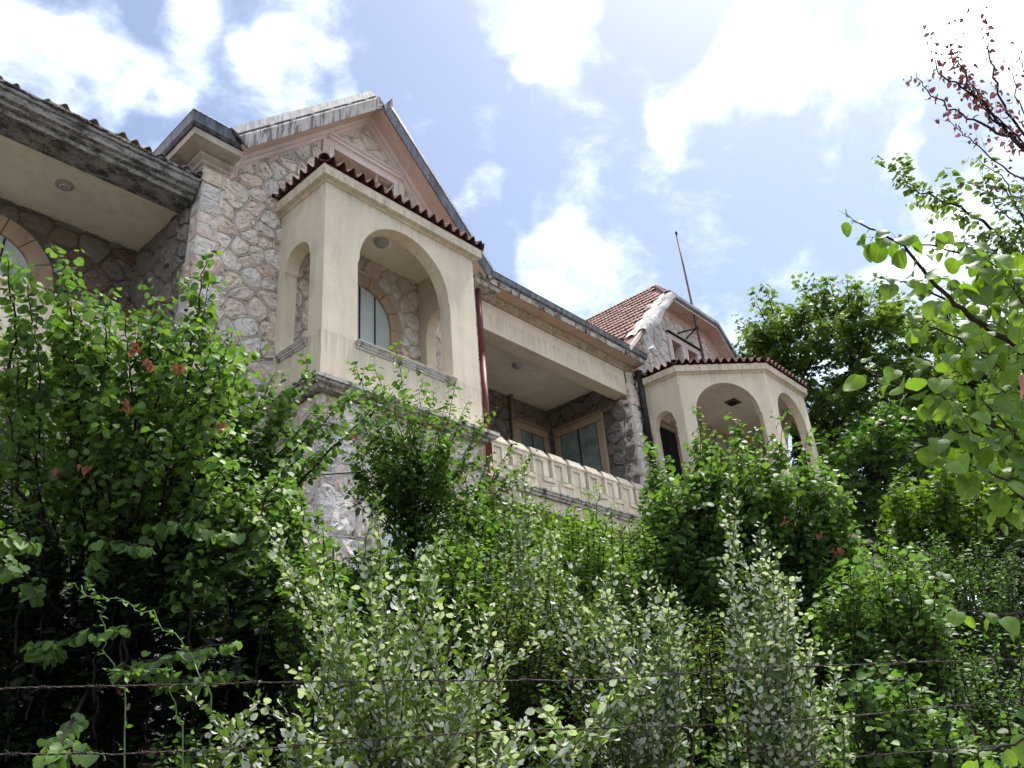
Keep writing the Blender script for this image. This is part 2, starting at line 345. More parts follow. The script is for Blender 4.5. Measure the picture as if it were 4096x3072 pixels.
def empty(name, loc, label, cat, group=None):
    o = bpy.data.objects.new(name, None); col.objects.link(o); o.location = loc; o.empty_display_size = .2
    return tag(o, label, cat, group)
def fix_children(root):       # meshes are written in world coordinates: cancel the root's offset
    inv = Matrix.Translation(-root.location)
    for c in list(bpy.data.objects):
        if c.parent == root: c.matrix_parent_inverse = inv

# ------------------------------------------------------------------ ground
def gz(x, y):
    s = min(1.0, max(0.0, (y-2.5)/6.5)); s = s*s*(3-2*s)
    return -1.6+2.3*s
g = MB(); xs = list(np.linspace(-40, 70, 56)); ys = list(np.linspace(-30, 60, 61))
vs = [(x, y, gz(x, y)+.05*math.sin(x*1.7)*math.cos(y*2.1)) for y in ys for x in xs]
fs = [(j*len(xs)+i, j*len(xs)+i+1, (j+1)*len(xs)+i+1, (j+1)*len(xs)+i) for j in range(len(ys)-1) for i in range(len(xs)-1)]
g.add(vs, fs)
far = 1500
for (x0, x1, y0, y1, z0, z1) in ((-far, 70, -far, -30, -1.6, -1.6),):
    pass
L = [(-40, -30), (70, -30), (70, 60), (-40, 60)]; Fp = [(-far, -far), (far, -far), (far, far), (-far, far)]
for i in range(4):
    a, b = L[i], L[(i+1) % 4]; c, d = Fp[(i+1) % 4], Fp[i]
    za = lambda p: gz(*p) if abs(p[0]) < 100 else (-1.6 if p[1] < 0 else .7)
    g.quad((*a, za(a)-.06), (*b, za(b)-.06), (*c, za(c)-.06), (*d, za(d)-.06))
tag(g.build('ground', 'soil', smooth=True), kind='structure')
rd = MB(); rd.box(-60, 80, -6.0, 1.1, -1.7, -1.52); tag(rd.build('bounce_road', 'bounce_concrete'), kind='structure')  # unseen pale paving added to bounce sunlight onto facade and ceilings
kb = MB(); kb.box(-60, 80, 1.104, 1.26, -1.7, -1.40); tag(kb.build('kerb', 'bounce_concrete', bevel=.02), kind='structure')

# ------------------------------------------------------------------ villa
villa = empty('villa', (9, 11.5, .6), 'large old two-storey stone villa with cream arched bays and steep gables', 'house')
def part(mb, name, material, parent=None, **kw):
    return mb.build(name, material, parent or villa, **kw)

def clip(poly, n, c):           # keep points with n.p <= c
    out = []; m_ = len(poly)
    for i in range(m_):
        a, b = poly[i], poly[(i+1) % m_]; da = n[0]*a[0]+n[1]*a[1]-c; db = n[0]*b[0]+n[1]*b[1]-c
        if da <= 0: out.append(a)
        if (da < 0 < db) or (db < 0 < da):
            k = da/(da-db); out.append((a[0]+(b[0]-a[0])*k, a[1]+(b[1]-a[1])*k))
    return out
def area(poly): return .5*sum(poly[i][0]*poly[(i+1) % len(poly)][1]-poly[(i+1) % len(poly)][0]*poly[i][1] for i in range(len(poly)))

def stone_wall(parent, region, O, U, V, N, size=.42, aspect=1.35, h=.05, joint=.022, material='stone', ribbon='mortar', holes=(), keep=None, seed=1, rw=.012):
    """rubble stones one by one on the plane O + u U + v V, proud along N; ribbon pointing between them"""
    r = random.Random(seed); O, U, V, N = (np.array(a, float) for a in (O, U, V, N))
    us = [p[0] for p in region]; vs_ = [p[1] for p in region]
    du, dv = size*math.sqrt(aspect), size/math.sqrt(aspect); seeds = []; row = 0; v = min(vs_)-dv
    while v < max(vs_)+dv:
        u = min(us)-du+(row % 2)*du*.5
        while u < max(us)+du:
            seeds.append((u+r.uniform(-.42, .42)*du, v+r.uniform(-.42, .42)*dv)); u += du
        v += dv; row += 1
    rb = MB(); seen = set(); cnt = 0
    for i, s in enumerate(seeds):
        base = list(region); inner = list(region); near = sorted(((q[0]-s[0])**2+(q[1]-s[1])**2, j) for j, q in enumerate(seeds) if j != i and abs(q[0]-s[0]) < 3*du and abs(q[1]-s[1]) < 3*dv)[:22]
        for d2, j in near:
            q = seeds[j]; n = (q[0]-s[0], q[1]-s[1]); l = math.hypot(*n); n = (n[0]/l, n[1]/l); c = n[0]*(q[0]+s[0])/2+n[1]*(q[1]+s[1])/2
            base = clip(base, n, c)
            if len(base) < 3: break
            inner = clip(inner, n, c-joint/2-r.uniform(0, .006))
        if len(base) < 3 or len(inner) < 3 or area(inner) < .006: continue
        cx = sum(p[0] for p in inner)/len(inner); cy = sum(p[1] for p in inner)/len(inner)
        if keep and not keep(cx, cy): continue
        dead = False
        for (a0, b0, a1, b1) in holes:
            if a0 < cx < a1 and b0 < cy < b1: dead = True; break
            if any(a0 < p[0] < a1 and b0 < p[1] < b1 for p in inner):
                opts = [(a0-cx, (1, 0), a0), (cx-a1, (-1, 0), -a1), (b0-cy, (0, 1), b0), (cy-b1, (0, -1), -b1)]
                d, n, c = max(opts); inner = clip(inner, n, c)
                if len(inner) < 3: dead = True; break
        if dead or area(inner) < .006: continue
        if ribbon:
            for k in range(len(base)):
                a, b = base[k], base[(k+1) % len(base)]; key = (round(a[0]+b[0], 2), round(a[1]+b[1], 2))
                if key in seen or math.hypot(a[0]-b[0], a[1]-b[1]) < .03: continue
                seen.add(key)
                d = np.array([b[0]-a[0], b[1]-a[1]]); d = d/np.linalg.norm(d); nn = np.array([-d[1], d[0]]); hh = h*1.0
                row_ = []
                steps = max(2, int(math.hypot(a[0]-b[0], a[1]-b[1])/.12)+1)
                for q in range(steps+1):
                    p = np.array(a)+(np.array(b)-np.array(a))*q/steps; off = nn*r.uniform(-.004, .004); w = rw*r.uniform(.75, 1.2); e_ = hh*r.uniform(.75, 1.1)
                    row_ += [O+U*c[0]+V*c[1]+N*z for c, z in ((p+off-nn*w*1.2, 0), (p+off-nn*w*.6, e_), (p+off+nn*w*.6, e_), (p+off+nn*w*1.2, 0))]
                rb.add(row_, [(q*4+j, q*4+4+j, q*4+5+j, q*4+1+j) for q in range(steps) for j in range(3)])
        pts = []
        for k in range(len(inner)):
            a, b = inner[k], inner[(k+1) % len(inner)]
            pts += [(a[0]*.80+b[0]*.20, a[1]*.80+b[1]*.20), (a[0]*.25+b[0]*.75+r.uniform(-.006, .006), a[1]*.25+b[1]*.75+r.uniform(-.006, .006))]
        cx = sum(p[0] for p in pts)/len(pts); cy = sum(p[1] for p in pts)/len(pts); hs = h*r.uniform(.75, 1.35); n = len(pts); vv = []
        for sc, zz, jit in ((1, -.02, 0), (.985, hs*.5, .15), (.90, hs, .36), (.66, hs*1.1, .42), (.34, hs*1.15, .42)):
            vv += [O+U*(cx+(p[0]-cx)*sc)+V*(cy+(p[1]-cy)*sc)+N*(zz+h*r.uniform(-jit, jit)) for p in pts]
        vv.append(O+U*cx+V*cy+N*hs*r.uniform(.9, 1.35))
        ff = [(k*n+q, k*n+(q+1) % n, (k+1)*n+(q+1) % n, (k+1)*n+q) for k in range(4) for q in range(n)]+[(4*n+q, 4*n+(q+1) % n, 5*n) for q in range(n)]
        m_ = MB(); m_.add(vv, ff); o = m_.build('stone', material, parent); cnt += 1
    if ribbon and rb.v: tag(rb.build('mortar_ribbon', ribbon, parent, smooth=True), 'raised pale mortar pointing between the rubble stones')
    return cnt

def arch_pts(c, spring, r, n=20): return [(c-r*math.cos(math.pi*i/n), spring+r*math.sin(math.pi*i/n)) for i in range(n+1)]
def arch_wall(name, p0, p1, z0, z1, thick, c, hw, sill, spring, notch=.035, material='plaster', parent=None):
    """straight wall from p0 to p1 (outside on the right of travel) with one arched opening and impost notches"""
    p0 = np.array(p0, float); p1 = np.array(p1, float); L_ = np.linalg.norm(p1-p0); d = (p1-p0)/L_; inn = np.array([-d[1], d[0]])
    cols = [(0, None), (c-hw-notch, None), (c-hw-notch, spring-.07), (c-hw-.004, spring-.015)]+arch_pts(c, spring, hw)+[(c+hw+.004, spring-.015), (c+hw+notch, spring-.07), (c+hw+notch, None), (L_, None)]
    mb = MB(); P = lambda u, z, w: (p0[0]+d[0]*u+inn[0]*w, p0[1]+d[1]*u+inn[1]*w, z)
    for w, flip in ((0, False), (thick, True)):
        def q(a, b, c_, d_): mb.quad(*( [P(*a, w), P(*b, w), P(*c_, w), P(*d_, w)][::-1] if flip else [P(*a, w), P(*b, w), P(*c_, w), P(*d_, w)]))
        for (ua, va), (ub, vb) in zip(cols[:-1], cols[1:]):
            if ub-ua < 1e-6: continue
            if va is None or vb is None: q((ua, z0), (ub, z0), (ub, z1), (ua, z1))
            else:
                q((ua, z0), (ub, z0), (ub, sill), (ua, sill)); q((ua, va), (ub, vb), (ub, z1), (ua, z1))
    inner = [(u, v) for u, v in cols if v is not None]; loop = [(inner[0][0], sill)]+inner+[(inner[-1][0], sill)]
    for i in range(len(loop)):
        a, b = loop[i], loop[(i+1) % len(loop)]
        mb.quad(P(*a, 0), P(*b, 0), P(*b, thick), P(*a, thick))
    for a, b in (((0, z0), (L_, z0)), ((L_, z0), (L_, z1)), ((L_, z1), (0, z1)), ((0, z1), (0, z0))): mb.quad(P(*a, thick), P(*b, thick), P(*b, 0), P(*a, 0))
    return part(mb, name, material, parent)

# ---- tiles
def s_tile(per, length, amp, th=.016):
    mb = MB(); n = 12; rows = []
    for y in (0, length):
        for s_ in (1, -1):
            for i in range(n+1):
                x = -per*.5+per*1.06*i/n; ph = 2*math.pi*(x/per)
                z = amp*(math.cos(ph) if math.cos(ph) > 0 else math.cos(ph)*.75)*(1-.12*y/length)
                rows.append((x, y, z+s_*th/2))
    k = n+1; fs = []
    for i in range(n):
        fs += [(i, i+1, 2*k+i+1, 2*k+i), (k+i+1, k+i, 3*k+i, 3*k+i+1), (i+1, i, k+i, k+i+1), (2*k+i, 2*k+i+1, 3*k+i+1, 3*k+i)]
    fs += [(0, 2*k, 3*k, k), (n, k+n, 3*k+n, 2*k+n)]
    mb.add(rows, fs); me = mb.mesh('s_tile'); smooth_mesh(me, math.radians(50)); return me
TILE_EAVE = s_tile(.235, .44, .076); TILE_OLD = s_tile(.235, .44, .05)
def half_round(r, length, th=.018, name='cap'):
    mb = MB(); n = 9; rows = []
    for y, k in ((0, 1.0), (length, .9)):
        for rr in (r, r-th):
            rows += [(rr*k*math.cos(math.pi*i/n), y, rr*k*math.sin(math.pi*i/n)) for i in range(n+1)]
    k = n+1; fs = []
    for i in range(n): fs += [(i+1, i, 2*k+i, 2*k+i+1), (k+i, k+i+1, 3*k+i+1, 3*k+i), (i, i+1, k+i+1, k+i), (2*k+i+1, 2*k+i, 3*k+i, 3*k+i+1)]
    fs += [(0, k, 3*k, 2*k), (n, 2*k+n, 3*k+n, k+n)]
    mb.add(rows, fs); me = mb.mesh(name); smooth_mesh(me, math.radians(50)); return me
CAP = half_round(.11, .40)
def place(me, material, name, parent, O, X, Y, jit=.0):
    X = Vector(X).normalized(); Y = Vector(Y); Y = (Y-X*Y.dot(X)).normalized(); Z = X.cross(Y)
    if not me.materials: me.materials.append(MATS[material])
    o = bpy.data.objects.new(name, me); col.objects.link(o); o.parent = parent
    M = Matrix(((X[0], Y[0], Z[0], O[0]), (X[1], Y[1], Z[1], O[1]), (X[2], Y[2], Z[2], O[2]), (0, 0, 0, 1)))
    if jit: M = M @ Matrix.Rotation(random.uniform(-jit, jit), 4, 'Z') @ Matrix.Rotation(random.uniform(-jit, jit)*.6, 4, 'X')
    o.matrix_basis = M
    return o
roof_holder = []
def eave_tiles(parent, pth, z, slope, over=.10, rows=2, per=.235, center=None):
    """pth: outline of the eave (outside right of travel); S tiles laid up the slope"""
    P = [np.array(p, float) for p in pth]
    for i in range(len(P)-1):
        d = P[i+1]-P[i]; L_ = np.linalg.norm(d); d = d/L_; inn = np.array([-d[1], d[0]]); n = max(1, round(L_/per)); st = L_/n
        for k in range(n):
            for r_ in range(rows):
                u = st*(k+.5); dist = r_*.36
                if r_ > 0 and (u < dist*.8 or u > L_-dist*.8): continue
                base = P[i]+d*u+inn*(-over+dist*math.cos(slope)); zz = z+dist*math.sin(slope)+.01*r_+.07
                place(TILE_EAVE, 'tile_dark', 'roof_tile', parent, (*base, zz+random.uniform(-.006, .006)), (d[0]*st/per, d[1]*st/per, 0), (inn[0]*math.cos(slope), inn[1]*math.cos(slope), math.sin(slope)), .03)
def hip_caps(parent, a, b, n):
    a, b = np.array(a, float), np.array(b, float); d = (b-a)/n
    for k in range(n):
        side = cross3(d, (0, 0, 1)); place(CAP, 'tile_dark', 'ridge_tile', parent, a+d*k+np.array([0, 0, .02]), side, d, .02)

# ---- first gable block (stone) ------------------------------------------------
GX0, GX1, GC, GY = 5.31, 12.43, 9.0, 11.5
BC = 8.865
gtop = lambda x: 14.2-abs(x-GC)
mb = MB(); AW = (8.10, 11.55, 9.80, 12.76)       # attic window opening
cols_ = [GX0, AW[0], GC, AW[2], GX1]
for a, b in zip(cols_[:-1], cols_[1:]):
    ta, tb = gtop(a), gtop(b)
    if AW[0] <= a < AW[2]:
        mb.extrude([(a, GY, .3), (b, GY, .3), (b, GY, AW[1]), (a, GY, AW[1])], (0, .35, 0)); mb.extrude([(a, GY, AW[3]), (b, GY, AW[3]), (b, GY, tb), (a, GY, ta)], (0, .35, 0))
    else: mb.extrude([(a, GY, .3), (b, GY, .3), (b, GY, tb), (a, GY, ta)], (0, .35, 0))
gable = part(mb, 'gable_wall', 'mortar')
tag(gable, 'rubble stone gable wall with raised mortar joints')
DOOR = (8.84-1.05, 6.2, 8.84+1.05, 9.55)
def keep_g(u, v):
    if v > 10.35: return True
    if u < 6.98: return v > 1.0
    if u > 10.75: return 5.5 < v < 10.4
    return 7.0 < v < 10.33 and 7.15 < u < 10.55
stone_wall(gable, [(5.62, .6), (GX1, .6), (GX1, gtop(GX1)-.1), (GC, gtop(GC)-.1), (5.62, gtop(5.62)-.1)], (0, GY, 0), (1, 0, 0), (0, 0, 1), (0, -1, 0), size=.37, h=.06, holes=(AW[:1]+AW[1:], DOOR), keep=keep_g, seed=3)
# quoins of the free corner: blocks with two faces
def quoins(parent, x, y, z0, z1, sx, sy, wa=.42, wb=.34, seed=5, material='stone'):
    r = random.Random(seed); z = z0
    while z < z1-.12:
        hgt = min(r.uniform(.30, .55), z1-z); a = wa*r.uniform(.8, 1.25); b = wb*r.uniform(.8, 1.3); e = r.uniform(.05, .085); e2 = r.uniform(.03, .06)
        nu, nv = 5, 3; mbq = MB(); xs_ = [x+sx*(-e2+ (a+e2)*i/nu) for i in range(nu+1)]
        # front face grid, side face grid (rough)
        def grid(fn, A, B):
            vv = []; 
            for j in range(B+1):
                for i in range(A+1):
                    edge = i in (0, A) or j in (0, B); vv.append(fn(i/A, j/B, (-.02 if edge else r.uniform(-.022, .022))))
            mbq.add(vv, [(j*(A+1)+i, j*(A+1)+i+1, (j+1)*(A+1)+i+1, (j+1)*(A+1)+i) for j in range(B) for i in range(A)])
        zl, zh = z+.012, z+hgt-.012
        grid(lambda u, v, n: (x+sx*(-e2+(a+e2)*u), y-sy*(e+n), zl+(zh-zl)*v), 5, 4)
        grid(lambda u, v, n: (x-sx*(e2+n), y+sy*(-e+(b+e)*u), zl+(zh-zl)*v), 4, 4)
        grid(lambda u, v, n: (x+sx*(-e2+.02+(a+e2-.02)*u), y+sy*(-e+.02+(b+e)*v), zh), 1, 1); grid(lambda u, v, n: (x+sx*(-e2+.02+(a+e2-.02)*u), y+sy*(-e+.02+(b+e)*v), zl), 1, 1)
        grid(lambda u, v, n: (x+sx*a, y+sy*(-e+.02+.2*u), zl+(zh-zl)*v), 1, 1)
        mbq.build('quoin', material, parent); z += hgt
quoins(gable, GX0, GY, 1.0, 10.6, 1, 1)
# side wall inside the left loggia
mb = MB(); mb.box(GX0, GX0+.35, GY+.36, 14.3, .3, 10.9); sidew = part(mb, 'side_wall', 'mortar_shaded')
stone_wall(sidew, [(11.85, 6.0), (14.0, 6.0), (14.0, 10.02), (11.85, 10.02)], (GX0, 0, 0), (0, 1, 0), (0, 0, 1), (-1, 0, 0), size=.40, h=.045, material='stone_shaded', ribbon=None, seed=9)
# moulding under the rake, soffit and verge
rake = [(GX0+.44, 0, gtop(GX0+.44)), (GC, 0, gtop(GC)), (GX1-.2, 0, gtop(GX1-.2))]
rk = lambda off: [(x, GY-off, z) for x, _, z in rake]
NY = (0, -1, 0)
# travel left->right in the XZ plane; right of travel is downwards, so a>0 is down
mb = MB()
mb.sweep([(-.02, .0), (-.02, .62), (-.10, .62), (-.10, .0)], rk(0), NY); sof = part(mb, 'gable_soffit', 'soffit_pink')
mb = MB()
mb.sweep([(.15, .0), (.15, .05), (.12, .065), (.10, .12), (.05, .14), (.035, .20), (-.018, .24), (-.018, 0)], rk(0), NY); part(mb, 'rake_moulding', 'trim_pink', sof)
for side_path, m1_, m2_ in ((rk(0)[:2], 'metal_pale', 'metal_grey'), (rk(0)[1:], 'metal_dark', 'metal_dark')):
    mb = MB(); mb.sweep([(.0, .622), (.02, .66), (-.22, .685), (-.26, .66), (-.26, .622)], side_path, NY); part(mb, 'verge_apron', m1_, sof, bevel=.01)
    mb = MB(); mb.sweep([(-.262, .40), (-.262, .655), (-.29, .675), (-.45, .62), (-.45, .40)], side_path, NY); part(mb, 'verge_flashing', m2_, sof)
ax = GC; mb = MB(); mb.add([(ax-.25, 10.85, 14.02), (ax+.02, 10.80, 14.25), (ax+.26, 10.78, 14.62), (ax+.30, 10.95, 14.60), (ax+.08, 11.0, 14.3), (ax-.2, 11.0, 14.1), (ax+.30, 10.82, 14.42), (ax+.12, 10.85, 14.12)], [(0, 1, 4, 5), (1, 2, 3, 4), (1, 7, 6, 2)])
part(mb, 'bent_flashing', 'metal_pale', sof)
# loose torn flaps along the left verge
for k in range(6):
    u = .12+.14*k; x = rake[0][0]+(GC-rake[0][0])*u; z = gtop(x)+.37; d_ = random.uniform(.05, .1)
    mb = MB(); mb.add([(x, 10.80, z+.03), (x+.10, 10.80, z+.13), (x+.12, 10.76-d_*.5, z+.05), (x+.02, 10.78-d_*.3, z-.02)], [(0, 1, 2, 3)]); part(mb, 'torn_flap', 'metal_dark', sof)
# roof slopes
for sx_, nm in ((-1, 'a'), (1, 'b')):
    mb = MB(); e = (GX0+.44) if sx_ < 0 else (GX1-.2); zt = lambda x: gtop(x)+.30
    mb.extrude([(GC, 10.95, zt(GC)), (e, 10.95, zt(e)), (e, 10.95, zt(e)+.12), (GC, 10.95, zt(GC)+.12)], (0, 7.5, 0)); part(mb, 'gable_roof', 'tile_grey')
# attic window: moulded surround, recessed boards
awin = empty('window', (0, 0, 0), None, None); awin.parent = villa
mb = MB(); x0, z0, x1, z1 = AW
mb.box(x0-.13, x0, GY-.10, GY+.02, z0, z1+.0); mb.box(x1, x1+.13, GY-.10, GY+.02, z0, z1+.0); mb.box(x0-.13, x1+.13, GY-.102, GY+.02, z1+.002, z1+.13); part(mb, 'frame', 'trim_pink', awin)
mb = MB(); mb.sweep([(0, 0), (.10, .0), (.12, .05), (.16, .07), (.16, .13), (.20, .16), (.20, .20), (0, .20)], [(x0-.2, GY-.0, z1+.132), (x1+.2, GY-.0, z1+.132)]); part(mb, 'lintel_moulding', 'trim_pink', awin)
for xx in (x0-.30, x1+.14):
    mb = MB(); mb.extrude([(xx, GY+.02, z1+.13), (xx, GY-.12, z1+.13), (xx, GY-.12, z1-.2), (xx, GY-.09, z1-.26), (xx, GY-.08, z1-.45), (xx, GY-.03, z1-.5), (xx, GY+.02, z1-.5)], (.15, 0, 0)); part(mb, 'corbel', 'trim_pink', awin)
mb = MB(); mb.box(x0+.001, x1-.001, GY+.28, GY+.32, z0, z1); part(mb, 'board', 'board_red', awin)
# corner return: moulding, slab, gutter
ret = [(GX0, 14.0), (GX0, GY), (GX0+.46, GY)]
retp = lambda z: [(x, y, z) for x, y in ret]
mb = MB(); mb.sweep([(-.02, 10.52), (.06, 10.56), (.07, 10.62), (.11, 10.64), (.12, 10.70), (.19, 10.74), (.20, 10.80), (-.02, 10.80)], retp(0)); corn = part(mb, 'corner_cornice', 'slab_grey')
mb = MB(); mb.sweep([(-.02, 10.802), (.48, 10.84), (.50, 10.96), (-.02, 10.96)], retp(0)); part(mb, 'cornice_slab', 'slab_grey', corn)
mb = MB(); mb.sweep([(.30, 10.962), (.53, 10.962), (.58, 11.02), (.60, 11.22), (.615, 11.25), (.57, 11.25), (.55, 11.05), (.30, 11.05)], retp(0)); part(mb, 'gutter', 'metal_dark', corn, bevel=.01)

# ---- left loggia ---------------------------------------------------------------
mb = MB(); prof = [(11.45, 10.29), (11.45, 10.225), (11.49, 10.215), (11.50, 10.09), (11.56, 10.07), (11.57, 10.02), (11.64, 10.0), (11.65, 9.91), (12.16, 9.91), (12.16, 10.29)]
mb.extrude([(-6, y, z) for y, z in prof], (6+GX0-.075, 0, 0)); le = part(mb, 'left_eave', 'eave_dark')
mb = MB(); r_ = random.Random(4); pts = []
xx = -6
while xx < GX0-.1:
    x2 = min(GX0-.08, xx+r_.uniform(.25, .5)); mb.box(xx, x2-.008, 11.40+r_.uniform(-.02, .03), 12.0, 10.295, 10.335+r_.uniform(-.008, .012)); xx = x2
part(mb, 'drip_slab', 'cement_dirty', le)
mb = MB(); mb.extrude([(-6, 11.5, 10.34), (-6, 15, 12.4), (-6, 15, 12.3), (-6, 11.7, 10.30)], (6+GX0-.4, 0, 0)); lroof = part(mb, 'left_roof', 'tile_grey')
for k in range(30):
    if k in (3, 9, 17, 22): continue
    place(TILE_OLD, 'tile_grey', 'roof_tile', lroof, (-1.6+k*.235, 11.50+random.uniform(-.06, .05), 10.40+random.uniform(-.02, .03)), (1, 0, 0), (0, .86, .5), .12)
mb = MB(); mb.box(-6, GX0-.002, 12.162, 14.0, 10.06, 10.25); part(mb, 'left_ceiling', 'ceiling_plaster')
mb = MB(); mb.box(-6, GX0, 14.0, 14.3, .3, 10.24); lb = part(mb, 'left_back_wall', 'mortar_shaded')
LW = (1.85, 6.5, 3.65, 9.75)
stone_wall(lb, [(.9, 6.2), (GX0, 6.2), (GX0, 10.05), (.9, 10.05)], (0, 14.0, 0), (1, 0, 0), (0, 0, 1), (0, -1, 0), size=.42, h=.045, material='stone_shaded', ribbon=None, holes=((LW[0], 6.2, 3.55, 9.45),), seed=12)
def arched_window(parent, name, c, y, zs, zb, ro, ri, panes=2, frame='trim_tan', pane='board', n=16, deep=.09, normal=-1):
    w = empty(name, (0, 0, 0), None, None); w.parent = parent
    nb = 6
    def ring(a0, a1):
        A = [(c+ro*math.cos(a), zs+ro*math.sin(a)) for a in np.linspace(a0, a1, 5)]; B = [(c+ri*math.cos(a), zs+ri*math.sin(a)) for a in np.linspace(a1, a0, 5)]
        return A+B
    for k in range(7):
        a0, a1 = math.pi*k/7+.006, math.pi*(k+1)/7-.006
        mb = MB(); mb.extrude([(x, y-deep, z) for x, z in ring(a0, a1)], (0, deep+.02, 0)); mb.build('voussoir', frame, w, bevel=.012)
    for sx_ in (-1, 1):
        z = zb
        while z < zs-.05:
            z2 = min(zs, z+.62); a, b = sorted((c+sx_*ri, c+sx_*ro))
            mb = MB(); mb.box(a, b, y-deep, y+.02, z+.006, z2-.006); mb.build('jamb_stone', frame, w, bevel=.012); z = z2
    rr = ri-.005; mb = MB(); mb.extrude([(c+rr, y-.03, zb), (c+rr, y-.03, zs)]+[(c+rr*math.cos(a), y-.03, zs+rr*math.sin(a)) for a in np.linspace(0.05, math.pi-.05, n)]+[(c-rr, y-.03, zs), (c-rr, y-.03, zb)], (0, .045, 0)); mb.build('board', pane, w)
    mb = MB()
    for k in range(1, panes): xx = c-ri+2*ri*k/panes; mb.box(xx-.014, xx+.014, y-.05, y-.031, zb, zs+math.sqrt(max(0, ri*ri-(xx-c)**2))-.02)
    mb.build('mullion', 'iron_black', w)
    return w
arched_window(villa, 'window', 2.75, 13.95, 8.5, 6.3, 1.16, .80, 3)
mb = MB(); mb.box(-6, GX0-.003, 11.91, 13.99, 5.95, 6.12); part(mb, 'left_floor', 'bounce_floor')
# parapet
mb = MB(); mb.box(-6, GX0-.09, 11.62, 11.9, 5.6, 7.0); lp = part(mb, 'left_parapet', 'plaster_pale')
mb = MB(); mb.box(-6, GX0-.09, 11.56, 11.96, 7.003, 7.06); part(mb, 'coping', 'plaster_pale', lp, bevel=.01)
mb = MB(); mb.box(-6, GX0-.002, 11.66, 14.0, .2, 5.6); part(mb, 'left_base_wall', 'blotched_stone')

# ---- first bay -----------------------------------------------------------------
BX0, BX1, BY = 6.94, 10.79, 10.0
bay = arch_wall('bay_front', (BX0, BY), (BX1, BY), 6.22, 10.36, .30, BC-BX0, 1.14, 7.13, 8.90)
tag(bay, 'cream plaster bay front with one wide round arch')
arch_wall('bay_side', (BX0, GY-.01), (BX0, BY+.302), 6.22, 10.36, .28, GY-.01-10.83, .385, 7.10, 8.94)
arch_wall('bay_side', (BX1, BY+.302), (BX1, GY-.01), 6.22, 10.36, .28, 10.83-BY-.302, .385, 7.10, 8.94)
mb = MB(); mb.box(BX0+.285, BX1-.285, BY+.303, GY-.01, 10.30, 10.345); part(mb, 'bay_ceiling', 'ceiling_plaster')
mb = MB(); mb.box(BX0+.01, BX1-.01, BY+.01, GY-.01, 6.05, 6.215); part(mb, 'bay_floor', 'bounce_floor')
bpath = [(BX0, GY), (BX0, BY), (BX1, BY), (BX1, GY)]
bp = lambda z=0: [(x, y, z) for x, y in bpath]
mb = MB(); mb.sweep([(-.05, 10.362), (.0, 10.29), (.035, 10.30), (.045, 10.335), (.14, 10.345), (.15, 10.36), (.15, 10.52), (.165, 10.545), (-.05, 10.545)], bp()); bf = part(mb, 'bay_fascia', 'plaster_pale')
mb = MB(); mb.sweep([(-.05, 6.218), (.20, 6.185), (.23, 6.17), (.23, 6.10), (.19, 6.09), (.18, 6.05), (.10, 6.03), (.08, 5.98), (-.05, 5.98)], bp()); part(mb, 'base_ledge', 'ledge_cement')
def sill(u0, u1, p0, p1, z, over=.07):
    p0 = np.array(p0, float); p1 = np.array(p1, float); d = (p1-p0)/np.linalg.norm(p1-p0); a = p0+d*u0; b = p0+d*u1
    mb = MB(); mb.sweep([(-.26, z+.045), (over, z+.03), (over, z-.005), (over*.75, z-.012), (over*.7, z-.05), (over*.4, z-.06), (over*.35, z-.095), (.003, z-.11), (.003, z+.002), (-.26, z+.002)], [(*a, 0), (*b, 0)])
    s_ = part(mb, 'window_sill', 'ledge_cement')
    mb = MB(); mb.sweep([(-.28, z+.048), (over+.012, z+.034), (over+.012, z+.05), (-.28, z+.066)], [(*(a-d*.01), 0), (*(b+d*.01), 0)]); part(mb, 'lit_sill_top', 'plaster_pale', s_)  # paler strip puts the sunlit top edge of the sill into colour
sill(BC-BX0-1.20, BC-BX0+1.20, (BX0, BY), (BX1, BY), 7.10)
sill(.21, 1.09, (BX0, GY-.01), (BX0, BY+.302), 7.07)
slope = math.radians(24)
off = .15; ep = [(BX0-off, GY), (BX0-off, BY-off), (BX1+off, BY-off), (BX1+off, GY)]
mb = MB(); rz = 10.55+1.65*math.tan(slope)
mb.add([(BX0-off, GY, 10.55), (BX0-off, BY-off, 10.55), (BX1+off, BY-off, 10.55), (BX1+off, GY, 10.55), (BX0-off+1.65, GY, rz), (BX1+off-1.65, GY, rz)], [(0, 1, 4), (1, 2, 5, 4), (2, 3, 5), (0, 3, 2, 1), (0, 4, 5, 3)])
broof = part(mb, 'bay_roof', 'tile_dark')
eave_tiles(broof, ep, 10.55, slope, rows=2)
hip_caps(broof, (BX0-off-.04, BY-off-.04, 10.60), (BX0-off+1.5, BY-off+1.5, 10.60+1.5*math.tan(slope)), 4)
hip_caps(broof, (BX1+off+.04, BY-off-.04, 10.60), (BX1+off-1.5, BY-off+1.5, 10.60+1.5*math.tan(slope)), 4)
# arched door in the stone behind the bay
arched_window(villa, 'arched_door', 8.84, GY-.04, 8.72, 6.25, 1.09, .79, 4, deep=.10)
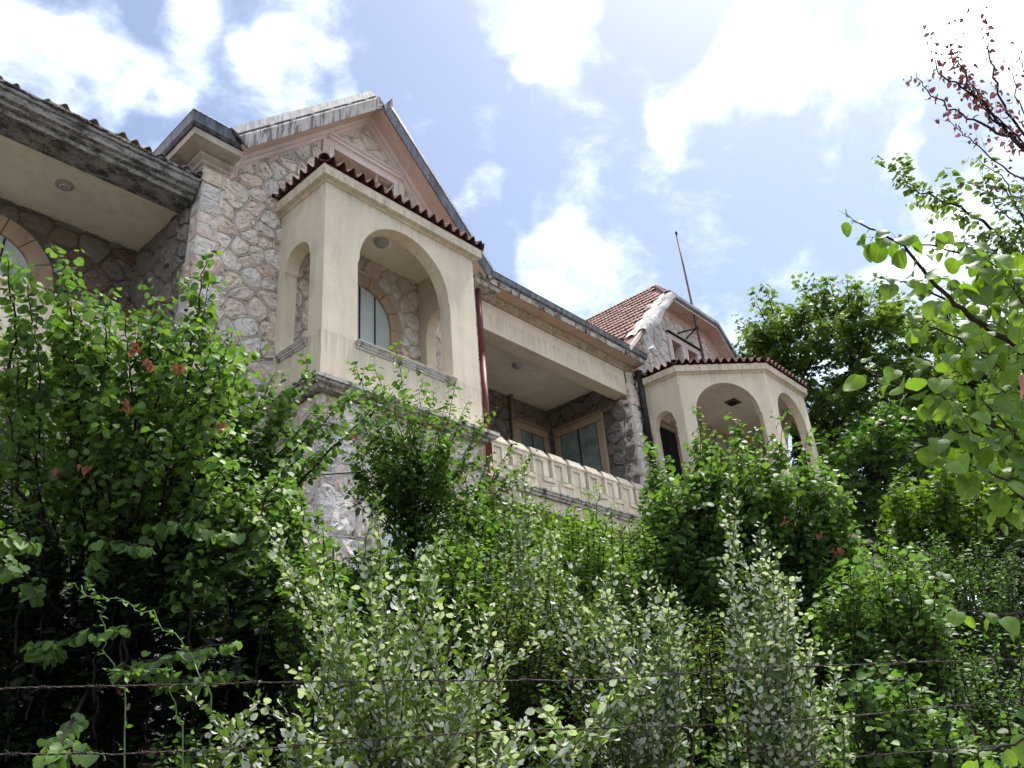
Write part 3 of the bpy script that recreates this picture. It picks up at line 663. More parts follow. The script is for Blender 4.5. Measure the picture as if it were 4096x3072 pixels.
# stone base of the bay
mb = MB(); mb.box(7.04, 10.69, 10.10, GY-.002, .3, 5.978); bb = part(mb, 'bay_base', 'mortar')
tag(bb, 'rough stone base under the bay')
GW = (8.0, 1.0, 9.68, 4.35)
stone_wall(bb, [(7.04, 1.2), (10.69, 1.2), (10.69, 5.34), (7.04, 5.34)], (0, 10.10, 0), (1, 0, 0), (0, 0, 1), (0, -1, 0), size=.52, h=.07, holes=(GW,), seed=21)
stone_wall(bb, [(7.04, 5.5), (10.69, 5.5), (10.69, 5.97), (7.04, 5.97)], (0, 10.10, 0), (1, 0, 0), (0, 0, 1), (0, -1, 0), size=.45, aspect=1.8, h=.03, seed=22)
stone_wall(bb, [(10.10, 1.2), (GY, 1.2), (GY, 5.34), (10.10, 5.34)], (7.04, 0, 0), (0, 1, 0), (0, 0, 1), (-1, 0, 0), size=.5, h=.06, seed=23)
stone_wall(bb, [(10.10, 5.5), (GY, 5.5), (GY, 5.97), (10.10, 5.97)], (7.04, 0, 0), (0, 1, 0), (0, 0, 1), (-1, 0, 0), size=.45, aspect=1.8, h=.03, seed=24)
quoins(bb, 7.04, 10.10, 1.2, 5.34, 1, 1, .55, .45, 8)
basep = [(7.04, GY, 0), (7.04, 10.1, 0), (10.69, 10.1, 0), (10.69, GY, 0)]
mb = MB(); mb.sweep([(-.03, 5.345), (.05, 5.35), (.07, 5.38), (.10, 5.39), (.10, 5.42), (.13, 5.43), (.13, 5.47), (.09, 5.495), (-.03, 5.495)], basep); part(mb, 'string_course', 'ledge_cement', bb)
arched_window(villa, 'window', 8.84, 10.06, 3.70, 1.2, .88, .62, 2, frame='cornice_cement', deep=.12)

# ---- middle balcony ------------------------------------------------------------
MX0, MX1, MB_Y = GX1, 18.8, 14.6
mb = MB(); mb.box(MX0+.0, MX0+.3, 11.86, MB_Y, 2, 11.2); part(mb, 'balcony_side_wall', 'mortar_shaded')
mb = MB(); mb.box(MX0-.2, MX1+.3, MB_Y, MB_Y+.3, 1, 11.2); mbk = part(mb, 'balcony_back_wall', 'mortar_shaded')
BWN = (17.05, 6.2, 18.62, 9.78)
stone_wall(mbk, [(13.6, 7.0), (MX1, 7.0), (MX1, 10.56), (13.6, 10.56)], (0, MB_Y, 0), (1, 0, 0), (0, 0, 1), (0, -1, 0), size=.42, h=.045, material='stone_shaded', ribbon=None, holes=(BWN,), seed=31)
mb = MB(); mb.box(MX1, MX1+.5, GY+.002, MB_Y+.3, .3, 11.3); msw = part(mb, 'balcony_side_wall', 'mortar_shaded')
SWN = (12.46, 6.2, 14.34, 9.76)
stone_wall(msw, [(GY+.03, 6.3), (MB_Y, 6.3), (MB_Y, 10.56), (GY+.03, 10.56)], (MX1, 0, 0), (0, 1, 0), (0, 0, 1), (-1, 0, 0), size=.42, h=.05, material='stone_shaded', ribbon='mortar_shaded', holes=(SWN,), seed=33)
def flat_window(parent, axis, pos, a0, a1, z0, z1, fw, deep, sgn, frame='trim_tan', pane='window_glass', n=2, name='window'):
    """flat-headed window on plane axis=pos, facing sgn"""
    w = empty(name, (0, 0, 0), None, None); w.parent = parent
    def bx(a, b, d0, d1, c, d):
        m_ = MB(); lo, hi = sorted((pos+sgn*d0, pos+sgn*d1))
        if axis == 'x': m_.box(lo, hi, a, b, c, d)
        else: m_.box(a, b, lo, hi, c, d)
        return m_
    for a, b in ((a0, a0+fw), (a1-fw, a1)): bx(a, b, -.02, deep, z0, z1-fw).build('jamb', frame, w, bevel=.015)
    bx(a0, a1, -.02, deep+.01, z1-fw+.002, z1).build('lintel', frame, w, bevel=.015)
    bx(a0+.02, a1-.02, deep, deep+.04, z1+.002, z1+.06).build('drip_moulding', frame, w)
    st = (a1-a0-2*fw)/n
    for k in range(n):
        bx(a0+fw+k*st+.012, a0+fw+(k+1)*st-.012, .0, .05, z0, z1-fw-.012).build('pane', pane, w)
    for k in range(n+1):
        aa = a0+fw+k*st; bx(max(a0+fw+.001, aa-.02), min(a1-fw-.001, aa+.02), .0, .062, z0+.002, z1-fw-.003).build('glazing_bar', 'iron_black', w)
    return w
flat_window(villa, 'x', MX1-.04, SWN[0], SWN[2], 6.3, SWN[3], .24, .08, -1)
flat_window(villa, 'y', MB_Y-.04, BWN[0], BWN[2], 6.3, BWN[3], .24, .08, -1)
mb = MB(); mb.tube([(16.92, 14.45, 10.55), (16.92, 14.45, 6.3)], .07, 10); part(mb, 'inner_pipe', 'trim_tan', smooth=True)
mb = MB(); mb.box(MX0+.302, MX1-.002, 11.96, MB_Y-.002, 10.58, 10.75); part(mb, 'balcony_ceiling', 'ceiling_plaster')
mb = MB(); mb.box(MX0+.01, MX1-.06, GY, 11.95, 9.97, 10.84); bm = part(mb, 'balcony_beam', 'plaster'); tag(bm, 'cream plaster beam over the balcony')
ev = [(MX0-.35, GY, 0), (MX1+.42, GY, 0)]
mb = MB(); mb.sweep([(-.3, 10.78), (.01, 10.785), (.05, 10.79), (.06, 10.83), (.11, 10.85), (.12, 10.90), (.16, 10.93), (.16, 10.96), (-.3, 10.96)], ev); me_ = part(mb, 'eave_moulding', 'moulding_peel', bm)
mb = MB(); mb.sweep([(-.3, 10.962), (.47, 10.972), (.47, 11.0), (-.3, 11.0)], ev); part(mb, 'eave_soffit', 'soffit_tan', bm)
mb = MB(); mb.sweep([(-.3, 11.002), (.475, 11.002), (.475, 10.965), (.50, 10.962), (.505, 11.10), (-.3, 11.12)], ev); part(mb, 'eave_lip', 'cement_weathered', bm)
mb = MB(); mb.sweep([(.2, 11.125), (.50, 11.125), (.555, 11.16), (.57, 11.27), (.585, 11.30), (.54, 11.30), (.52, 11.18), (.2, 11.18)], [(MX0+.05, GY, 0), (MX1+.50, GY, 0)]); part(mb, 'gutter', 'metal_grey', bm)
mb = MB(); mb.add([(MX0-.3, 11.0, 11.15), (MX1+.3, 11.0, 11.15), (MX1+.3, 15.5, 13.0), (MX0-.3, 15.5, 13.0), (MX0-.3, 11.0, 11.05), (MX1+.3, 11.0, 11.05), (MX1+.3, 15.5, 12.9), (MX0-.3, 15.5, 12.9)], [(0, 1, 2, 3), (7, 6, 5, 4), (0, 4, 5, 1), (0, 3, 7, 4), (1, 5, 6, 2)]); part(mb, 'middle_roof', 'tile_grey')
# right cornice return of the first gable where the pipe starts
mb = MB(); mb.sweep([(-.02, 10.60), (.08, 10.66), (.10, 10.74), (.2, 10.80), (.44, 10.84), (.46, 10.955), (-.02, 10.955)], [(GX1-.42, GY, 0), (GX1, GY, 0), (GX1, GY+.3, 0)]); part(mb, 'corner_cornice', 'cornice_cement')
mb = MB(); mb.add([(GX1-.55, 10.86, 11.42), (GX1-.38, 10.84, 11.36), (GX1+.02, 10.86, 10.98), (GX1-.12, 10.88, 10.95), (GX1-.5, 11.1, 11.5), (GX1+.05, 11.1, 11.05)], [(0, 1, 2, 3), (1, 4, 5, 2)]); part(mb, 'valley_flashing', 'metal_pale')
mb = MB(); mb.box(MX0+.302, MX1-.06, 11.63, MB_Y-.01, 5.95, 6.12); part(mb, 'balcony_floor', 'bounce_floor')
# balustrade: one block after another
bal = MB(); bal.box(MX0+.02, MX1-.07, 11.36, 11.62, 6.10, 6.42); balo = part(bal, 'balustrade', 'plaster_pale'); tag(balo, 'cream balustrade of stepped blocks with incised meander')
MB().box(MX0+.02, MX1-.08, 11.47, 11.52, 6.422, 6.90).build('back_panel', 'plaster_pale', balo)
ends = [12.26, 12.97, 13.69, 14.40, 15.12, 15.83, 16.54, 17.25, 17.97, 18.71]
for a, b in zip(ends[:-1], ends[1:]):
    x0, x1 = a+.15, b; y0 = 11.35
    blk = MB(); blk.box(x0, x1, y0, 11.60, 6.422, 6.885)
    o = blk.build('balustrade_block', 'plaster_pale', balo, bevel=.008)
    cap = MB(); c0, c1 = x0-.02, x1+.03
    cap.add([(c0, y0-.06, 6.887), (c1, y0-.06, 6.887), (c1, 11.66, 6.887), (c0, 11.66, 6.887), (c0, y0-.06, 6.935), (c1, y0-.06, 6.935), (c1, 11.66, 6.935), (c0, 11.66, 6.935), (c0+.06, y0+.06, 7.13), (c1-.06, y0+.06, 7.13), (c1-.06, 11.54, 7.13), (c0+.06, 11.54, 7.13)],
            [(0, 3, 2, 1), (0, 1, 5, 4), (1, 2, 6, 5), (2, 3, 7, 6), (3, 0, 4, 7), (4, 5, 9, 8), (5, 6, 10, 9), (6, 7, 11, 10), (7, 4, 8, 11), (8, 9, 10, 11)])
    cap.build('block_cap', 'plaster_pale', balo, bevel=.006)
    # raised meander panel edge: a stepped plate in front of the block leaves the incised line
    pl = MB(); yf = y0-.016
    pl.extrude([(x0, y0-.001, 6.43), (x0+.1, y0-.001, 6.43), (x0+.1, y0-.001, 6.80), (x1-.20, y0-.001, 6.80), (x1-.20, y0-.001, 6.43), (x1, y0-.001, 6.43), (x1, y0-.001, 6.883), (x0, y0-.001, 6.883)], (0, -.042, 0))
    pl.build('meander_rib', 'plaster_pale', balo)
for a, b in zip(ends[:-1], ends[1:]): MB().box(b-.2, min(b+.15+.1, MX1-.08), 11.318, 11.3595, 6.33, 6.428).build('meander_foot', 'plaster_pale', balo)
lg = [(MX0-.1, 11.36, 0), (MX1+.55, 11.36, 0)]
mb = MB(); mb.sweep([(-.25, 6.098), (.10, 6.09), (.14, 6.075), (.14, 6.03), (.11, 6.02), (.10, 5.97), (.06, 5.95), (.05, 5.90), (-.25, 5.90)], lg); part(mb, 'balcony_ledge', 'ledge_cement')
mb = MB(); mb.box(MX0+.02, MX1+.4, 11.38, 11.85, 5.60, 5.898); part(mb, 'lower_beam', 'plaster_pale')
mb = MB(); mb.box(MX0+.02, MX1, 11.86, MB_Y, 5.68, 5.88); part(mb, 'lower_ceiling', 'grey_render')
mb = MB(); mb.box(MX0+.02, MX1, 14.2, 14.5, .3, 5.67); part(mb, 'lower_back_wall', 'grey_render')
mb = MB(); mb.box(MX0, MX0+.25, GY+.36, 14.2, .3, 5.6); part(mb, 'lower_side_wall', 'mortar_shaded')

# ---- right block ---------------------------------------------------------------
mb = MB(); mb.box(MX1+.01, 19.42, GY-.02, GY+.002, .3, 10.96); pr = part(mb, 'corner_pier', 'mortar')
quoins(pr, MX1, GY-.02, 5.0, 10.4, 1, 1, .46, .4, 15)
stone_wall(pr, [(19.1, 5.2), (19.42, 5.2), (19.42, 10.7), (19.1, 10.7)], (0, GY-.02, 0), (1, 0, 0), (0, 0, 1), (0, -1, 0), size=.34, h=.045, material='blotched_stone', ribbon=None, seed=41)
G2C, JL, JR, JZ = 23.05, 21.45, 24.65, 14.30
g2 = lambda x: min(JZ-.18, JZ-.18-(JL-x)*1.0 if x < JL else JZ, JZ-.18-(x-JR)*1.0 if x > JR else JZ)
mb = MB(); W2 = [(21.98, 22.62), (23.02, 23.66)]; wz = (11.6, 13.02)
cols_ = [18.8, JL, 21.98, 22.62, 23.02, 23.66, JR, 27.2]
for a, b in zip(cols_[:-1], cols_[1:]):
    if (a, b) in W2:
        mb.extrude([(a, GY, .3), (b, GY, .3), (b, GY, wz[0]), (a, GY, wz[0])], (0, .35, 0)); mb.extrude([(a, GY, wz[1]), (b, GY, wz[1]), (b, GY, g2(b)), (a, GY, g2(a))], (0, .35, 0))
    else: mb.extrude([(a, GY, .3 if a > 19.3 else 10.97), (b, GY, .3 if a > 19.3 else 10.97), (b, GY, g2(b)), (a, GY, g2(a))], (0, .35, 0))
gab2 = part(mb, 'gable_wall', 'mortar'); tag(gab2, 'pinkish rubble gable wall above the right bay')
stone_wall(gab2, [(19.0, 10.5), (27.0, 10.5), (27.0, g2(27.0)), (JR, g2(JR)), (JL, g2(JL)), (19.0, g2(19.0))], (0, GY, 0), (1, 0, 0), (0, 0, 1), (0, -1, 0), size=.36, h=.04, holes=((21.75, 11.3, 23.9, 13.25),), keep=lambda u, v: u < 25.6, seed=44)
stone_wall(gab2, [(19.6, 7.2), (25.7, 7.2), (25.7, 10.28), (19.6, 10.28)], (0, GY, 0), (1, 0, 0), (0, 0, 1), (0, -1, 0), size=.44, h=.045, holes=((19.95, 6.3, 21.25, 9.55), (21.9, 6.3, 23.7, 9.55)), seed=45)
for (a, b) in ((19.98, 21.22), (21.95, 23.65)): flat_window(villa, 'y', GY-.02, a, b, 6.3, 9.5, .16, .07, -1, frame='trim_tan', pane='void_dark', name='door')
w2 = empty('window', (0, 0, 0), None, None); w2.parent = villa
mb = MB()
for a, b in ((21.74, 21.978), (22.622, 23.018), (23.662, 23.90)): mb.box(a, b, GY-.08, GY+.02, 11.3, wz[1]-.002)
mb.box(21.74, 23.90, GY-.082, GY+.02, wz[1], wz[1]+.22); mb.build('frame', 'trim_pink', w2, bevel=.01)
mb = MB(); mb.box(21.70, 23.95, GY-.16, GY+.02, wz[1]+.222, wz[1]+.245); mb.build('iron_hood', 'iron_black', w2)
mb = MB()
for a, b in W2: mb.box(a+.001, b-.001, GY+.25, GY+.29, wz[0], wz[1])
mb.build('board', 'board_red', w2)
# verge: left rake, level clipped edge, right rake
F0 = 18.35; v2 = [(F0, GY, JZ-(JL-F0)), (JL, GY, JZ), (JR, GY, JZ), (26.6, GY, JZ-(26.6-JR))]
mb = MB(); mb.sweep([(.05, .0), (.05, .55), (-.03, .55), (-.03, .0)], v2, NY); s2 = part(mb, 'gable_soffit', 'soffit_pink')
mb = MB(); mb.sweep([(.36, .0), (.36, .045), (.32, .06), (.22, .07), (.18, .10), (.08, .11), (.052, .15), (.052, .0)], v2, NY); part(mb, 'rake_moulding', 'soffit_pink', s2)
mb = MB(); mb.sweep([(.09, .552), (.09, .58), (-.03, .58), (-.03, .552)], v2, NY); part(mb, 'verge_board', 'trim_pink', s2)
mb = MB(); mb.sweep([(-.035, .30), (-.035, .60), (.02, .62), (-.06, .655), (-.20, .64), (-.22, .60), (-.22, .30)], v2[1:], NY); part(mb, 'verge_flashing', 'metal_grey', s2)
# crumpled sheet over the left rake
r_ = random.Random(11); nu, nv = 34, 10; vv = []
for i in range(nu+1):
    u = i/nu; x = F0+.85+(JL-F0-.85)*u
    for j in range(nv+1):
        w_ = j/nv; on = min(1, w_/.55); hang = max(0, (w_-.55)/.45)
        y = 11.50-.08*math.sin(u*7)*(1-on)-.68*on-.06*math.sin(hang*1.6); z = JZ-(JL-x)+.17-.05*on-hang*(.20+.22*(1-u))
        k = .075*mnoise.noise(Vector((u*5, w_*2.2, 3.1)))+.045*mnoise.noise(Vector((u*13, w_*5, 7.7)))-.03*abs(mnoise.noise(Vector((u*9+w_*3, w_*4, 1.3))))
        vv.append((x-k*.6+.10*hang, y+k*.6+r_.uniform(-.005, .005), z+k))
mb = MB(); mb.add(vv, [(i*(nv+1)+j, (i+1)*(nv+1)+j, (i+1)*(nv+1)+j+1, i*(nv+1)+j+1) for i in range(nu) for j in range(nv)])
tag(part(mb, 'crumpled_flashing', 'metal_sheet', s2, smooth=True), 'crumpled pale sheet metal hanging off the roof edge')
mb = MB(); mb.add([(19.25, 10.72, 12.0), (19.45, 10.7, 12.25), (19.35, 10.68, 11.55), (18.95, 10.7, 11.25), (19.15, 10.62, 11.35), (19.6, 10.72, 11.5), (19.0, 10.8, 11.75)], [(0, 1, 2), (0, 2, 3), (3, 2, 4), (4, 2, 5), (0, 3, 6)])
part(mb, 'hanging_scrap', 'metal_sheet', s2)
# tiled left slope, ridge, jerkin head
zr = lambda x: JZ-(JL-x)+.06
PK = (G2C, 12.2, zr(G2C)); RB = 17.5
mb = MB(); mb.add([(18.2, 11.0, zr(18.2)), (JL, 11.0, zr(JL)), PK, (G2C, RB, zr(G2C)), (18.2, RB, zr(18.2))], [(0, 1, 2, 3, 4)])
mb.add([(JL, 10.95, JZ+.06), (JR, 10.95, JZ+.06), PK], [(0, 1, 2)]); mb.add([(JR, 11.0, JZ+.06), (27.9, 11.0, JZ-(27.9-JR)+.06), (27.9, RB, JZ-(27.9-JR)+.06), (G2C, RB, zr(G2C)), PK], [(0, 1, 2, 3, 4)])
roof2 = part(mb, 'tiled_roof', 'tile_red'); tag(roof2, 'red interlocking tile roof beside the crumpled metal')
def flat_tile():
    w, l = .30, .52; n = 10; mb = MB(); rows = []
    for y in (0, l):
        for s_ in (1, -1):
            for i in range(n+1):
                x = w*(i/n-.5); ph = i/n; z = .018*max(0, math.sin(ph*math.pi*4))**.8 if int(ph*4) % 2 == 0 else 0
                rows.append((x, y, z*1.5+.02*s_+(.07 if y == 0 else 0)))
    k = n+1; fs = []
    for i in range(n): fs += [(i, i+1, 2*k+i+1, 2*k+i), (i+1, i, k+i, k+i+1), (k+i+1, k+i, 3*k+i, 3*k+i+1)]
    mb.add(rows, fs); return mb.mesh('roof_tile')
FT = flat_tile(); s45 = math.sqrt(.5); row = 0; dx = .45*s45; x = 19.0
while x < G2C-.08:
    y = 11.30 + (.06 if row % 2 else 0)
    lim = 11.0 if x < JL else 11.0+(x-JL)*(1.2/1.6)
    while y < 16.4:
        if y > lim+.35: place(FT, 'tile_red', 'roof_tile', roof2, (x, y, zr(x)+.035+random.uniform(-.006, .006)), (0, -1, 0), (1, 0, 1), .02)
        y += .294
    x += dx; row += 1
for k in range(12): place(CAP, 'tile_red', 'ridge_tile', roof2, (G2C, 12.15+k*.38, zr(G2C)+.03), (-1, 0, 0), (0, 1, .03), .02)
for k in range(5):
    a = np.array((JL, 10.98, JZ+.1)); b = np.array(PK); d = (b-a)/5; place(CAP, 'tile_grey', 'ridge_tile', roof2, a+d*k, cross3(d, (0, 0, 1)), d, .02)
# mortar strip along the tile edge
vv = []
for i in range(31):
    x = 18.9+(JL-18.9)*i/30; vv += [(x, 11.02+r_.uniform(-.02, .02), zr(x)+.05), (x, 11.12, zr(x)+.12+r_.uniform(0, .04)), (x, 11.40+r_.uniform(-.05, .05), zr(x)+.10)]
mb = MB(); mb.add(vv, [(i*3+j, i*3+3+j, i*3+4+j, i*3+1+j) for i in range(30) for j in range(2)]); part(mb, 'mortar_fillet', 'trim_pink', roof2)

# ---- right bay -----------------------------------------------------------------
Q = [(19.36, 11.49), (19.36, 10.12), (21.32, 8.32), (24.07, 8.32), (26.03, 10.12), (26.03, 11.49)]
def seg(a, b): return np.linalg.norm(np.subtract(b, a))
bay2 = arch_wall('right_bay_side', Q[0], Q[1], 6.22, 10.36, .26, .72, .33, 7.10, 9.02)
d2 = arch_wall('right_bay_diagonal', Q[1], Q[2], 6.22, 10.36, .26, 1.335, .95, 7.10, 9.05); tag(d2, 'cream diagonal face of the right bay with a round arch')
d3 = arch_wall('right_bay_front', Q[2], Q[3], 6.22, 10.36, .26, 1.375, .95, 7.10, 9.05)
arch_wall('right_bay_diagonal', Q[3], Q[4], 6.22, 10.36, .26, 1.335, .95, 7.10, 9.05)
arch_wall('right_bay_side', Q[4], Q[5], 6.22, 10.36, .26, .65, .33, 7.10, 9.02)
mb = MB(); qi = [(19.55, 11.48), (19.55, 10.3), (21.45, 8.52), (23.95, 8.52), (25.85, 10.3), (25.85, 11.48)]
mb.extrude([(x, y, 10.28) for x, y in qi], (0, 0, .06)); part(mb, 'right_bay_ceiling', 'ceiling_plaster')
mb = MB(); mb.extrude([(x, y, 6.05) for x, y in qi], (0, 0, .16)); part(mb, 'right_bay_floor', 'bounce_floor')
q3 = [(x, y, 0) for x, y in Q]
mb = MB(); mb.sweep([(-.05, 10.362), (.0, 10.29), (.035, 10.30), (.045, 10.335), (.13, 10.345), (.14, 10.36), (.14, 10.50), (.16, 10.53), (-.05, 10.53)], q3); part(mb, 'right_bay_fascia', 'plaster_pale')
mb = MB(); mb.sweep([(-.05, 6.218), (.17, 6.185), (.2, 6.17), (.2, 6.10), (.15, 6.09), (.14, 6.05), (.07, 6.03), (.05, 5.98), (-.05, 5.98)], q3); part(mb, 'right_base_ledge', 'ledge_cement')
mb = MB(); mb.extrude([(x, y, .3) for x, y in [(19.45, 11.48), (19.45, 10.2), (21.38, 8.42), (24.0, 8.42), (25.95, 10.2), (25.95, 11.48)]], (0, 0, 5.67)); part(mb, 'right_bay_base', 'plaster_pale')
for i, (a, b) in enumerate(((.33, 1.11), (.34, 2.33), (.38, 2.37))): sill(a, b, Q[i], Q[i+1], 7.07)
def offset(path, o):
    out = []
    for i in range(len(path)):
        ds = []
        if i > 0: ds.append(np.subtract(path[i], path[i-1]))
        if i < len(path)-1: ds.append(np.subtract(path[i+1], path[i]))
        rs = [np.array([d[1], -d[0]])/np.linalg.norm(d) for d in ds]; r = sum(rs); r = r/np.linalg.norm(r); r = r/(r@rs[0]); out.append(tuple(np.array(path[i])+r*o))
    return out
ep2 = offset(Q, .14); top2 = [(21.2, 11.49), (21.5, 11.3), (22.2, 10.9), (23.2, 10.9), (24.0, 11.3), (24.3, 11.49)]
mb = MB(); mb.add([(*p, 10.54) for p in ep2]+[(*p, 11.55) for p in top2], [(i, i+1, i+7, i+6) for i in range(5)]+[(5, 4, 3, 2, 1, 0), (6, 7, 8, 9, 10, 11)]); br2 = part(mb, 'right_bay_roof', 'tile_dark')
eave_tiles(br2, ep2[:4]+[ep2[4]], 10.54, math.radians(22), rows=2)
for i in (1, 2): hip_caps(br2, (ep2[i][0], ep2[i][1], 10.60), (top2[i][0], top2[i][1], 11.6), 5)
# terrace beyond the right bay
mb = MB(); mb.box(26.3, 36, 8.32, 11.5, .3, 5.86); ter = part(mb, 'terrace', 'grey_render')
mb = MB(); mb.box(24.3, 36, 8.22, 11.6, 5.865, 5.98); part(mb, 'terrace_coping', 'plaster_pale', ter)
# right flank and back so the block is closed
mb = MB(); mb.box(26.85, 27.2, GY+.36, 20, .3, 11.4); mb.box(5.4, 27.2, 20, 20.3, .3, 12); mb.box(26.4, 26.85, GY+.352, GY+.4, .3, 10); part(mb, 'rear_wall', 'mortar_shaded')
fix_children(villa)

# ------------------------------------------------------------------ lamps, pipes, pole, cables
def dome_lamp(c, r, label):
    o = empty('ceiling_lamp', c, label, 'lamp', 'ceiling lamps of the balconies')
    MB().lathe([(r*1.02, 0), (r*1.04, -.02), (r*1.0, -.045)], (0, 0, 0)).build('base_ring', 'lamp_glass', o, smooth=False)
    MB().lathe([(r*.98, -.045), (r*.93, -r*.35), (r*.75, -r*.62), (r*.4, -r*.80), (.01, -r*.85)], (0, 0, 0)).build('glass_dome', 'lamp_lens', o, smooth=True)
dome_lamp((8.88, 10.76, 10.30), .16, 'round dome lamp on the ceiling of the first arched bay')
dome_lamp((15.62, 13.0, 10.58), .16, 'small dome lamp on the ceiling of the open middle balcony')
o = empty('ceiling_lamp', (3.485, 12.9, 10.06), 'lamp base without its glass on the left loggia ceiling', 'lamp', 'ceiling lamps of the balconies')
MB().lathe([(.15, 0), (.155, -.02), (.12, -.035), (.115, -.02), (.05, -.02)], (0, 0, 0)).build('base_ring', 'grey_render', o)
MB().lathe([(.095, -.021), (.09, -.06), (.06, -.065), (.01, -.066)], (0, 0, 0)).build('socket', 'lamp_glass', o)
for k in range(5): MB().lathe([(.016, -.068), (.016, -.071), (.002, -.071)], (.05*math.cos(k*1.257), .05*math.sin(k*1.257), 0), 8).build('hole', 'void_dark', o)
o = empty('ceiling_lamp', (22.45, 9.97, 10.28), 'broken wooden lamp mount on the right bay ceiling', 'lamp', 'ceiling lamps of the balconies')
MB().box(-.24, .24, -.20, .20, -.05, -.002).build('mount_board', 'wood_rot', o, bevel=.03)
MB().lathe([(.14, -.051), (.13, -.09), (.06, -.10), (.055, -.08), (.01, -.08)], (0, 0, 0)).build('socket', 'iron_black', o)

def drainpipe(x, y, z1, z0, r, material, label, rings):
    o = empty('drainpipe', (x, y, z0), label, 'drainpipe', 'drainpipes on the front')
    zs = sorted([z0]+[z for z in rings if z0 < z < z1]+[z1])
    for i, (a, b) in enumerate(zip(zs[:-1], zs[1:])):
        MB().tube([(random.uniform(-.006, .006), random.uniform(-.006, .006), a-z0), (0, 0, b-z0+.03)], r*(1+.02*(i % 2)), 14).build('pipe_length', material, o, smooth=True)
    for z in rings: MB().tube([(0, 0, z-z0-.025), (0, 0, z-z0-.02), (0, 0, z-z0+.02), (0, 0, z-z0+.025)], [r*1.02, r*1.22, r*1.22, r*1.02], 14).build('pipe_collar', material, o)
    for z in rings: MB().box(-.012, .012, r*.9, .26, z-z0-.075, z-z0-.05).build('bracket', 'iron_black', o)
    MB().lathe([(r*.9, 0), (r*1.0, .05), (r*1.5, .14), (r*1.55, .20), (r*1.2, .20)], (0, 0, z1-z0), 14).build('pipe_head', 'iron_black', o)
    return o
drainpipe(12.30, 11.27, 10.78, .8, .072, 'pipe_red', 'rusty dark red drainpipe beside the first bay', (9.0, 6.35, 4.75, 2.9))
drainpipe(19.22, 11.28, 10.62, .8, .085, 'pipe_black', 'blackened drainpipe on the pier beside the right bay', (8.6, 6.4, 4.4))

o = empty('flagpole', (23.17, 11.0, 11.0), 'tall thin rusty flagpole leaning slightly against the right gable', 'flagpole')
b0 = Vector((23.17, 11.0, 11.0)); rel = lambda p: tuple(Vector(p)-b0)
MB().tube([rel((23.2, 11.0, 11.0)), rel((23.18, 11.0, 13.7)), rel((23.12, 11.0, 15.8)), rel((23.07, 11.0, 17.72))], [.048, .044, .036, .030], 10).build('pole', 'rust_pole', o, smooth=True)
MB().tube([rel((23.07, 11.0, 17.70)), rel((23.07, 11.0, 17.80))], .045, 8).build('pole_cap', 'iron_black', o)
MB().tube([rel((23.18, 11.0, 13.66)), rel((23.18, 11.0, 13.76))], .062, 10).build('clamp', 'iron_black', o)
for x in (22.54, 23.10): MB().tube([rel((x, 11.5, 13.45)), rel((x+.02, 11.45, 13.48)), rel((23.17, 11.02, 13.72))], .026, 6).build('stay', 'iron_black', o)

def cable(name, pts, r, label, material='iron_black', cat='cable'):
    tag(MB().tube(pts, r, 5).build(name, material), label, cat)
cable('wall_cable', [atY(x, y, 9.95) for x, y in ((585, 1042), (630, 1034), (690, 1026), (745, 1022), (800, 1019), (880, 1020), (960, 1026))], .014, 'black cable strung across the stone base under the first bay')
cable('thin_wire', [at(1125, 1047, 13.5), at(1170, 1051, 14), at(1330, 1050, 16), at(1430, 1041, 18)], .003, 'thin pale wire crossing in front of the balustrade', 'metal_pale')
cable('loose_wire', [atY(822, 222, 10.75), atY(850, 300, 10.78), atY(880, 390, 10.8), atY(893, 423, 10.85)], .005, 'thin loose wire hanging down the right slope of the gable', 'metal_pale')

# ------------------------------------------------------------------ plants
def halves(out, mid=.5, fold=.22, droop=.18):
    """leaf from a right-hand outline (x, y); fan round the midrib point, folded and drooping; base at 0, length 1"""
    pts = out+[(-x, y) for x, y in out[::-1] if x > 1e-6]
    vs = [(0, mid, 0)]+[(x, y, 0) for x, y in pts]
    vs = [(x, y, fold*abs(x)-droop*(y-.1)**2) for x, y, z in vs]; n = len(pts)
    return np.array(vs), [(0, 1+i, 1+(i+1) % n) for i in range(n)]
TPL = {
    'round': halves([(0, .06), (.34, .02), (.53, .38), (.42, .74), (0, 1.0)], .45),
    'round_hi': halves([(0, .10), (.20, .0), (.42, .12), (.53, .38), (.46, .66), (.25, .88), (0, 1.0)], .45),
    'elm': halves([(0, 0), (.30, .18), (.34, .5), (.15, .82), (0, 1.05)], .45),
    'elm_hi': halves([(0, 0), (.2, .08), (.33, .28), (.30, .5), (.34, .56), (.2, .78), (.1, .9), (0, 1.05)], .45),
    'poplar': halves([(0, 0), (.30, .22), (.35, .52), (.18, .82), (0, 1)], .45, .15, .25),
    'poplar_hi': halves([(0, 0), (.16, .12), (.33, .28), (.28, .42), (.36, .55), (.24, .72), (.17, .84), (0, 1)], .45, .15, .25),
    'small': halves([(0, 0), (.26, .25), (.28, .55), (0, 1)], .45, .2, .2),
    'palm': halves([(0, .0), (.62, .2), (.3, .38), (.48, .78), (.17, .62), (0, 1.05)], .35, .12, .2),
    'dry': halves([(0, .10), (.20, .0), (.42, .2), (.40, .5), (.30, .8), (0, 1.0)], .45, .75, .7),
}
